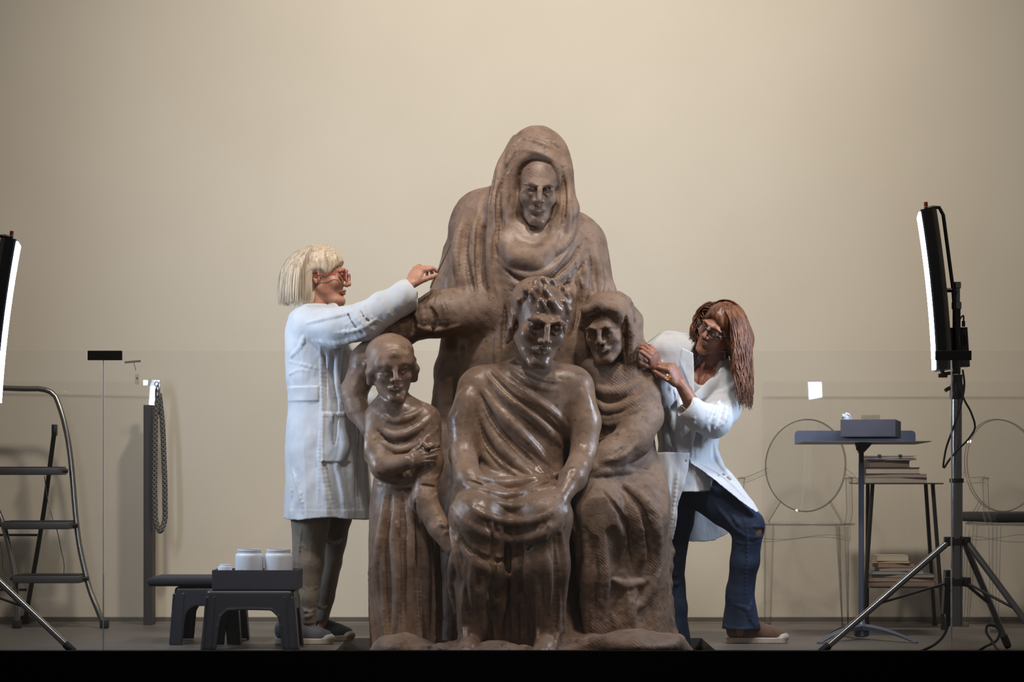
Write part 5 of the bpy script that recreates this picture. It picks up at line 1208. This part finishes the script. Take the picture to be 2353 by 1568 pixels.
for i, xc in enumerate((573, 640)):
    y_ = .115; r_ = R(32.5, y_); c = P(xc, 0, y_); z0 = z+.0055; zz = P(0, 1262, y_)[2]-z0
    t = thing('jar', (c[0], y_, z0), jl[i], 'jar', 'white jars in the grey box')
    MB().lathe((c[0], y_, z0), [(r_*.9, 0), (r_*.97, .004), (r_, .012), (r_, zz-.034), (r_*.985, zz-.026), (r_*.93, zz-.0205), (r_*.875, zz-.018), (r_*.875, zz-.016), (r_*.83, zz-.015), (r_*.83, zz), (r_*.80, zz), (r_*.80, zz-.02), (r_*.95, zz-.04), (r_*.95, .006), (0, .005)], 48).build('body', m_hd, t, 40)
    b = MB()
    for k_ in range(2): b.tube([(c[0]+r_*.845*math.cos(a), y_+r_*.845*math.sin(a), z0+zz-.011+k_*.006+.0015*math.sin(a)) for a in [2*math.pi*j/40 for j in range(40)]], .0016, 6, closed=True)
    b.bm.faces.ensure_lookup_table(); ob = b.build('screw_thread', m_hd, t, 60)
c = P(517, 0, .11); zs = P(0, 1297.5, .11)[2]
t = thing('small_jar', (c[0], .11, z+.0055), 'small white jar barely rising above the left end of the grey box', 'jar')
MB().lathe((c[0], .11, z+.0055), [(.026, 0), (.0295, .004), (.0295, zs-z-.0175), (.028, zs-z-.014), (.023, zs-z-.0125), (0, zs-z-.0125)], 32).build('body', m_hd, t, 40)
MB().lathe((c[0], .11, zs-.0075), [(.0215, 0), (.0225, .002), (.0215, .0035), (.0225, .005), (.022, .0075), (.019, .0075), (0, .005)], 32).build('neck', m_hd, t, 40)

# ------------------------------------------------------------------ tray table at right
yt = .70; tt = thing('tray_table', (P(1979, 0, yt)[0], yt, 0), 'slate blue pedestal tray table with curved feet, right of the brown-haired person', 'table')
m_sl = simple('slate_metal', lin((84, 90, 108)), .42, .1); m_sld = simple('slate_dark', lin((60, 62, 70)), .4, .3)
X0 = P(1979, 0, yt)[0]; zj = P(0, 1058, yt)[2]
MB().tube([(X0, yt, .06), (X0, yt, zj-.01), ], .0122, 20).build('pole', m_sl, tt, 60)
MB().tube([(X0, yt, zj-.015), (X0, yt, zj+.04)], .0115, 16).build('pole_sleeve', mk_blk, tt, 60)
zb = P(0, 1019, yt)[2]
MB().prism([(X0-.013, zj+.03), (X0+.012, zj+.035), (P(2004, 0, yt)[0], zb-.001), (P(1963, 0, yt)[0], zb-.001), (P(1970, 0, yt)[0], zb-.03)], yt-.016, yt+.016).build('bracket', mk_dk, tt)
MB().tube([P(1972, 1031, yt-.03), P(1972, 1031, yt-.014)], .010, 14).build('tilt_knob', mk_blk, tt, 40)
# tilted tray
ya, yb = .50, .86; za, zbk = P(0, 1014, ya)[2], P(0, 1020.5, yb)[2]
F = [P(1846, 1014, ya), P(2140, 1014, ya), P(2104, 1020.5, yb), P(1826, 1020.5, yb)]
b = MB(); A = [b.bm.verts.new(q) for q in F]; B = [b.bm.verts.new(q-np.array((0, 0, .003))) for q in F]; b.bm.faces.new(A); b.bm.faces.new(B[::-1])
for i in range(4): b.bm.faces.new((A[i], B[i], B[(i+1) % 4], A[(i+1) % 4]))
b.build('tray', m_sl, tt)
F = [(1826, 1020.5), (2104, 1020.5), (2104, 998), (2102, 993), (2096, 990), (1834, 990), (1828, 993), (1826, 998)]
MB().prism([(P(a_, c_, yb)[0], P(a_, c_, yb)[2]) for a_, c_ in F], yb, yb+.003).build('back_lip', m_sl, tt)
# foot: hub and three curved legs
MB().lathe((X0, yt, .012), [(.022, 0), (.034, .004), (.036, .03), (.02, .048), (.015, .075), (.0125, .076)], 24).build('foot_hub', m_sl, tt, 60)
for tx, ty in ((P(1881, 0, .42)[0], .42), (P(2107, 0, .44)[0], .44), (P(1952, 0, .45)[0]+.0, 1.05)):
    v = Vector((tx-X0, ty-yt, 0)); L = v.length; d = v.normalized(); n_ = Vector((-d.y, d.x, 0)); b = MB(); rows = []
    for i in range(13):
        f = i/12; w_ = .027*(1-f*.55); h0 = .062*(1-f**1.9)+.004; th = .020*(1-f)+.004; c_ = Vector((X0, yt, 0))+d*(L*f)
        rows.append([b.bm.verts.new(q) for q in (c_-n_*w_+Vector((0, 0, h0-th*.2)), c_+Vector((0, 0, h0+.004)), c_+n_*w_+Vector((0, 0, h0-th*.2)), c_+n_*w_*.9+Vector((0, 0, max(.0015, h0-th))), c_-n_*w_*.9+Vector((0, 0, max(.0015, h0-th))))])
    for r0, r1 in zip(rows, rows[1:]):
        for j in range(5): b.bm.faces.new((r0[j], r0[(j+1) % 5], r1[(j+1) % 5], r1[j]))
    b.bm.faces.new(rows[0]); b.bm.faces.new(rows[-1][::-1]); b.build('foot', m_sl, tt, 40)
# box on the tray, following its tilt
cb = P(1995, 1010, .66); tl = math.atan2(zbk-za, yb-ya)
bx = thing('storage_box', tuple(cb), 'grey open box with crumpled tissue standing on the tray table', 'box'); 
mm = Matrix.Translation(Vector((0, 0, 0)))
tray_box(bx, cb[0]-.118, cb[0]+.118, .66-.125, .66+.125, cb[2], cb[2]+.074, .008, simple('grey_board', lin((74, 72, 84)), .8, bump=.1, var=.04))
for ch in bx.children: ch.matrix_parent_inverse = Matrix.Translation(-Vector(cb))
bx.rotation_euler = (tl, 0, math.radians(-14)); bx.location = tuple(cb+np.array((.012, 0, .0075)))
r_ = np.random.default_rng(11); Ft = Field(P(1928, 985, .62)-.03, P(1962, 950, .62)+np.array((.03, .03, .03)), .002)
c = P(1946, 961, .62)
for i in range(16):
    v = r_.normal(0, 1, 3); v[2] = abs(v[2]); v /= np.linalg.norm(v); rr = rotm(*(r_.uniform(-180, 180, 3)))
    Ft.ell(c+v*np.array((.016, .014, .014)), (r_.uniform(.008, .020), r_.uniform(.008, .014), .0016), rr, .003)
Ft.ell(c, (.018, .016, .012), None, .006)
Ft.ell(c-np.array((0, 0, .02)), (.02, .018, .03), None, .006)
o = Ft.mesh('tissue', simple('white_tissue', lin((200, 205, 215)), .8)); tag(o, 'white crumpled tissue poking out of the grey box on the tray table', 'tissue')
o.data.polygons.foreach_set('use_smooth', [True]*len(o.data.polygons))
c = P(2000, 967, .62)
o = MB().lathe((c[0], .62, P(0, 979, .62)[2]), [(.040, 0), (.041, .03), (.0425, .0465), (.0415, .0465), (.039, .002), (0, .002)], 36).build('petri_dish', thin('dish_plastic', dark=.08), None, 60); tag(o, 'shallow clear dish in the grey box on the tray table', 'dish')

# ------------------------------------------------------------------ side stool with books
yf, yk_ = 1.42, 1.70
tb = thing('side_table', (P(2070, 0, 1.6)[0], 1.56, 0), 'small black metal side table with two levels of books, behind the light stand', 'table')
m_bk = simple('black_painted', lin((32, 31, 31)), .4)
za_ = P(0, 1113, 1.55)[2]; zs_ = P(0, 1349, 1.55)[2]
MB().box((P(1972, 0, 1.4)[0], 1.37, za_), (P(2166, 0, 1.4)[0], 1.72, za_+.006), .002).build('top', m_bk, tb)
MB().box((P(1991, 0, 1.55)[0], 1.42, zs_), (P(2152, 0, 1.55)[0], 1.68, zs_+.006), .001).build('shelf', m_bk, tb)
for xa, xb, ya_, yb_ in ((2005, 1983, 1.42, 1.40), (1994, 1992, 1.66, 1.72), (2143, 2168, 1.42, 1.40), (2127, 2148, 1.66, 1.72)):
    a, c = P(xa, 0, ya_), P(xb, 0, yb_); L = MB().tube([(a[0], ya_, za_), (c[0], yb_, .012)], .0095, 14).build('leg', m_bk, tb, 60)
    MB().tube([(c[0], yb_, .0005), (c[0], yb_, .02)], .0125, 14).build('rubber_foot', mk_rub, L, 60)
def book(x0, x1, z0, th, depth, cover, pages, lb, hard=True, spine='left', rz=0, name='book', grp=None):
    y_ = 1.40+.0; xa, xb = P(x0, 0, 1.45)[0], P(x1, 0, 1.45)[0]; cx = (xa+xb)/2; yc = 1.445+depth/2
    t = thing(name, (cx, yc, z0), lb, 'book', grp, rz=0)
    w_ = xb-xa; k_ = .0025 if hard else .0006; ch = simple('cover_%d_%d_%d' % cover, lin(cover), .55); pg = simple('pages_%d_%d_%d' % pages, lin(pages), .85)
    b = MB(); b.box((-w_/2, -depth/2, 0), (w_/2, depth/2, k_)).box((-w_/2, -depth/2, th-k_), (w_/2, depth/2, th))
    s_ = -1 if spine == 'left' else 1; b.box((s_*w_/2-(k_ if s_ > 0 else 0), -depth/2, k_), (s_*w_/2+(k_ if s_ < 0 else 0), depth/2, th-k_), 0)
    c1 = b.build('cover', ch, None); c1.parent = t
    m = .004 if hard else .0008; b = MB().box((-w_/2+(k_+.0003 if s_ < 0 else m), -depth/2+m, k_+.0001), (w_/2-(m if s_ < 0 else k_+.0003), depth/2-m, th-k_-.0001)); c2 = b.build('page_block', pg, None); c2.parent = t
    t.rotation_euler = (0, 0, math.radians(rz)); return t
zc = za_+.0065; px_m = 1/sc(1.45)
def stack(items, z0, grp):
    zc = z0
    for (x0, x1, h, cov, pg, lb, rz, hard, sp_, dep) in items:
        th = h*px_m; book(x0, x1, zc, th, dep, cov, pg, lb, hard, sp_, rz, grp=grp); zc += th+.0004
    return zc
ztop = stack([(1986, 2129, 12, (112, 98, 88), (160, 148, 134), 'taupe softcover book, lowest of the stack on the side table', 1, False, 'left', .21),
       (1991, 2130, 8, (120, 96, 84), (150, 132, 118), 'brownish thin book, second from the bottom on the side table', -2, False, 'right', .20),
       (1988, 2114, 15, (16, 20, 20), (178, 164, 146), 'black hardcover book with cream pages on the side table', 0, True, 'left', .19),
       (1995, 2091, 16, (86, 74, 70), (110, 92, 80), 'grey brown thick book under the loose papers', 1, True, 'left', .17)], zc, 'books on the side table top')
stack([(1990, 2147, 11, (92, 74, 62), (130, 110, 94), 'brown wide book at the bottom of the lower shelf stack', 0, False, 'left', .21),
       (1992, 2149, 9, (120, 100, 84), (150, 128, 108), 'tan book second from the bottom on the lower shelf', 1, False, 'right', .20),
       (2004, 2148, 7, (70, 76, 74), (140, 136, 128), 'grey green splayed magazine on the lower shelf', -3, False, 'left', .20),
       (2000, 2120, 7, (112, 128, 120), (150, 146, 136), 'pale green magazine on the lower shelf', 3, False, 'left', .19),
       (2020, 2102, 8, (88, 86, 84), (150, 142, 130), 'small grey book in the middle of the lower shelf stack', 0, False, 'left', .15),
       (2016, 2100, 10, (58, 46, 42), (150, 124, 100), 'dark brown book near the top of the lower shelf stack', 2, False, 'left', .15),
       (2005, 2092, 5, (170, 146, 120), (180, 158, 134), 'thin tan booklet under the top book of the lower shelf', -4, False, 'right', .15),
       (2015, 2087, 13, (176, 164, 140), (190, 178, 156), 'cream paperback on top of the lower shelf stack', 0, False, 'left', .14)], zs_+.0065, 'books on the lower shelf')
pp = thing('paper_stack', (P(2047, 0, 1.45)[0], 1.5, ztop), 'splayed pile of loose papers with green clips on the side table books', 'papers')
for i in range(6):
    x0, x1 = P(1987+r_.uniform(-1, 6), 0, 1.45)[0], P(2100+r_.uniform(-3, 9), 0, 1.45)[0]; zz = ztop+i*.0040
    MB().box((x0, 1.44, zz), (x1, 1.61, zz+.0034), .0008, rot=Matrix.Rotation(math.radians(r_.uniform(-2.5, 2.5)), 3, 'Z')).build('paper_sheaf', simple('paper_%d' % (i % 3), lin([(176, 160, 140), (130, 124, 140), (190, 178, 158)][i % 3]), .85), pp)
for x in (2022, 2070):
    c = P(x, 0, 1.42); MB().box((c[0]-.008, 1.432, ztop+.018), (c[0]+.008, 1.45, ztop+.0275), .001).build('green_clip', simple('green_clip', lin((40, 84, 60)), .4), pp)

# ------------------------------------------------------------------ transparent oval-back armchairs
m_pc = thin('polycarbonate', dark=.012, ior=1.5, rim=.8); m_rim = thin('polycarbonate_rim', dark=.26, ior=1.6, rim=1.0)
def ghost(cx, yc, rz, lb):
    """local frame: faces -y, origin on the floor under the seat centre"""
    t = thing('transparent_armchair', (cx, yc, 0), lb, 'chair', 'transparent oval-back armchairs by the wall', rz=rz)
    def ad(mb, name, mat, sm=50, par=None): o = mb.build(name, mat, None, sm); o.parent = par or t; return o
    zs = .500
    # oval back, leaning a little
    cz, rx, rz_ = .765, .190, .218; tilt = .16
    def B(a, k_=1, dy=0): x = rx*k_*math.cos(a); zq = rz_*k_*math.sin(a); return Vector((x, .215+(zq+rz_)*tilt*.8+dy-.03*(abs(math.cos(a))**2)*k_, cz+zq))
    b = MB(); N = 56; rows = []
    for dy in (-.006, .006): rows.append([[b.bm.verts.new(B(2*math.pi*i/N, k_, dy+.012*(1-k_**2))) for i in range(N)] for k_ in (1, .75, .45, .15)])
    for r3, fl_ in zip(rows, (1, -1)):
        for q0, q1 in zip(r3, r3[1:]):
            for i in range(N): b.bm.faces.new((q0[i], q0[(i+1) % N], q1[(i+1) % N], q1[i])[::fl_])
        b.bm.faces.new(r3[-1][::-fl_])
    ad(b, 'oval_back', m_pc, 60)
    b = MB(); b.tube([B(2*math.pi*i/N, 1.0, -.012) for i in range(N)], .003, 6, closed=True); ad(b, 'front_rim', m_rim)
    b = MB(); b.tube([B(2*math.pi*i/N, 1.01, .012) for i in range(N)], .003, 6, closed=True); ad(b, 'back_rim', m_rim)
    b = MB(); rr = [[b.bm.verts.new(B(2*math.pi*i/N, 1.0, d)) for i in range(N)] for d in (-.012, .012)]
    for i in range(N): b.bm.faces.new((rr[0][i], rr[0][(i+1) % N], rr[1][(i+1) % N], rr[1][i]))
    ad(b, 'rim_band', m_pc)
    # seat slab with rounded front, apron
    def outline(k_=1.0, n=48):
        o = []
        for i in range(n):
            a = 2*math.pi*i/n; c_, s_ = math.cos(a), math.sin(a); o.append((math.copysign(abs(c_)**.55, c_)*.262*k_*(1-.12*max(0, s_)), math.copysign(abs(s_)**.7, s_)*.235*k_))
        return o
    O = outline(); n = len(O); b = MB()
    ra = [[b.bm.verts.new((x*k_, y*k_, zs+h)) for x, y in O] for k_, h in ((.95, .0), (.99, -.003), (1.0, -.010), (.985, -.016), (.95, -.016), (.6, -.020))]
    top = [[b.bm.verts.new((x*k_, y*k_, zs+h)) for x, y in O] for k_, h in ((.6, -.010),)]
    for q0, q1 in zip([top[0]]+ra, ra):
        for i in range(n): b.bm.faces.new((q0[i], q1[i], q1[(i+1) % n], q0[(i+1) % n]))
    b.bm.faces.new(top[0]); b.bm.faces.new(ra[-1][::-1]); ad(b, 'seat', m_pc)
    b = MB(); b.tube([(x*.992, y*.992, zs-.008) for x, y in O], .0045, 6, closed=True); ad(b, 'seat_edge', m_rim)
    b = MB()
    q0 = [b.bm.verts.new((x*.93, y*.93, zs-.016)) for x, y in O]; q1 = [b.bm.verts.new((x*.925, y*.925, zs-.075-.012*math.cos(3*math.atan2(y, x)))) for x, y in O]; q2 = [b.bm.verts.new((x*.90, y*.90, zs-.075-.012*math.cos(3*math.atan2(y, x)))) for x, y in O]
    for u, v in ((q0, q1), (q1, q2)):
        for i in range(n): b.bm.faces.new((u[i], v[i], v[(i+1) % n], u[(i+1) % n]))
    ad(b, 'apron', m_pc); b = MB(); b.tube([(x*.915, y*.915, zs-.076-.012*math.cos(3*math.atan2(y, x))) for x, y in O], .0016, 5, closed=True); ad(b, 'apron_edge', m_rim)
    for sx in (-1, 1):
        for (x0, y0_, x1, y1_, nm) in ((sx*.235, -.19, sx*.245, -.205, 'front'), (sx*.17, .195, sx*.185, .235, 'rear')):
            b = MB(); r0 = [b.bm.verts.new((x0+u*.021, y0_+v*.021, zs-.016)) for u, v in ((-1, -1), (1, -1), (1, 1), (-1, 1))]; r1 = [b.bm.verts.new((x1+u*.0135, y1_+v*.0135, .001)) for u, v in ((-1, -1), (1, -1), (1, 1), (-1, 1))]
            for i in range(4): b.bm.faces.new((r0[i], r0[(i+1) % 4], r1[(i+1) % 4], r1[i]))
            b.bm.faces.new(r1); L = ad(b, 'leg', m_pc, 30)
            b = MB()
            for u, v in ((-1, -1), (1, -1), (1, 1), (-1, 1)): b.tube([(x0+u*.0205, y0_+v*.0205, zs-.016), (x1+u*.013, y1_+v*.013, .003)], .0016, 5)
            o = ad(b, 'leg_edges', m_rim, 50, L); o['kind'] = 'stuff'
            b = MB(); b.box((x1-.014, y1_-.014, .0005), (x1+.014, y1_+.014, .016), .002); ad(b, 'foot_pad', m_rim, 30, L)
        # arm: post at the front, rail sweeping to the back
        zt = .705
        b = MB(); r0 = [(sx*.235, -.17), (sx*.262, -.17), (sx*.262, -.145), (sx*.235, -.145)]; vs0 = [b.bm.verts.new((x, y, zs-.01)) for x, y in r0]; vm = [b.bm.verts.new((x+sx*.008, y+.02, zs+.05)) for x, y in r0]; vs1 = [b.bm.verts.new((x, y+.05, zt)) for x, y in r0]
        for u, v in ((vs0, vm), (vm, vs1)):
            for i in range(4): b.bm.faces.new((u[i], u[(i+1) % 4], v[(i+1) % 4], v[i]))
        b.bm.faces.new(vs1); ad(b, 'arm_post', m_pc, 30)
        b = MB(); b.tube([(sx*.236, -.168, zs-.01), (sx*.244, -.148, zs+.05), (sx*.236, -.12, zt)], .0018, 5); b.tube([(sx*.262, -.168, zs-.01), (sx*.27, -.148, zs+.05), (sx*.262, -.12, zt)], .0018, 5); b.tube([(sx*.232, -.122, zt), (sx*.265, -.122, zt)], .0035, 6); o = ad(b, 'post_edges', m_rim); o['kind'] = 'stuff'
        pth = crv([(sx*.249, -.12, zt-.006), (sx*.262, -.0, zt-.010), (sx*.245, .12, zt+.0), (sx*.185, .235, zt+.035)], 16)
        b = MB(); b.tube(pth, .0135, 8, flat=(.9, 1)); ad(b, 'arm_rail', m_pc)
        b = MB(); b.tube([Vector(q)+Vector((0, 0, .013)) for q in pth], .0018, 5); b.tube([Vector(q)-Vector((0, 0, .013)) for q in pth], .0014, 5); o = ad(b, 'rail_edges', m_rim); o['kind'] = 'stuff'
        # brace from seat to the oval
        b = MB(); e = B(-math.pi/2+sx*.72); b.box((-.014, -.011, 0), (.014, .011, 1)); L_ = (Vector((sx*.185, .20, zs))-e).length
        M = (Vector((sx*.185, .20, zs))-e).to_track_quat('Z', 'Y').to_matrix().to_4x4(); M.translation = e; bmesh.ops.transform(b.bm, matrix=M @ Matrix.Diagonal((1, 1, L_, 1)), verts=b.bm.verts); ad(b, 'brace', m_pc, 30)
        b = MB()
        for u in (-1, 1): b.tube([M @ Vector((u*.014, -.011, 0)), M @ Vector((u*.014, -.011, L_))], .002, 5)
        o = ad(b, 'brace_edges', m_rim); o['kind'] = 'stuff'
    return t
ghost(P(1832, 0, 1.5)[0], 1.44, math.radians(-15), 'transparent oval-back armchair with empty seat, left of the tray table')
ghost(P(2345, 0, 1.5)[0], 1.44, math.radians(15), 'transparent oval-back armchair with a black seat cushion at the right edge')
cp = thing('chair_cushion', (P(2345, 0, 1.5)[0], 1.44, .501), 'flat black cushion on the transparent armchair at the right edge', 'cushion', rz=math.radians(15))
o = MB().box((-.235, -.215, 0), (.235, .20, .046), .02, seg=4).build('cushion_body', cloth('black_cushion', lin((22, 22, 20)), lin((16, 16, 15)), 700, .15, 30, .9, .1), None, 50); o.parent = cp
o = MB().tube([(-.233, -.21, .023), (.233, -.21, .023), (.233, .197, .023), (-.233, .197, .023)], .003, 6, closed=True).build('piping', simple('cushion_piping', lin((26, 26, 24)), .8), None); o.parent = cp
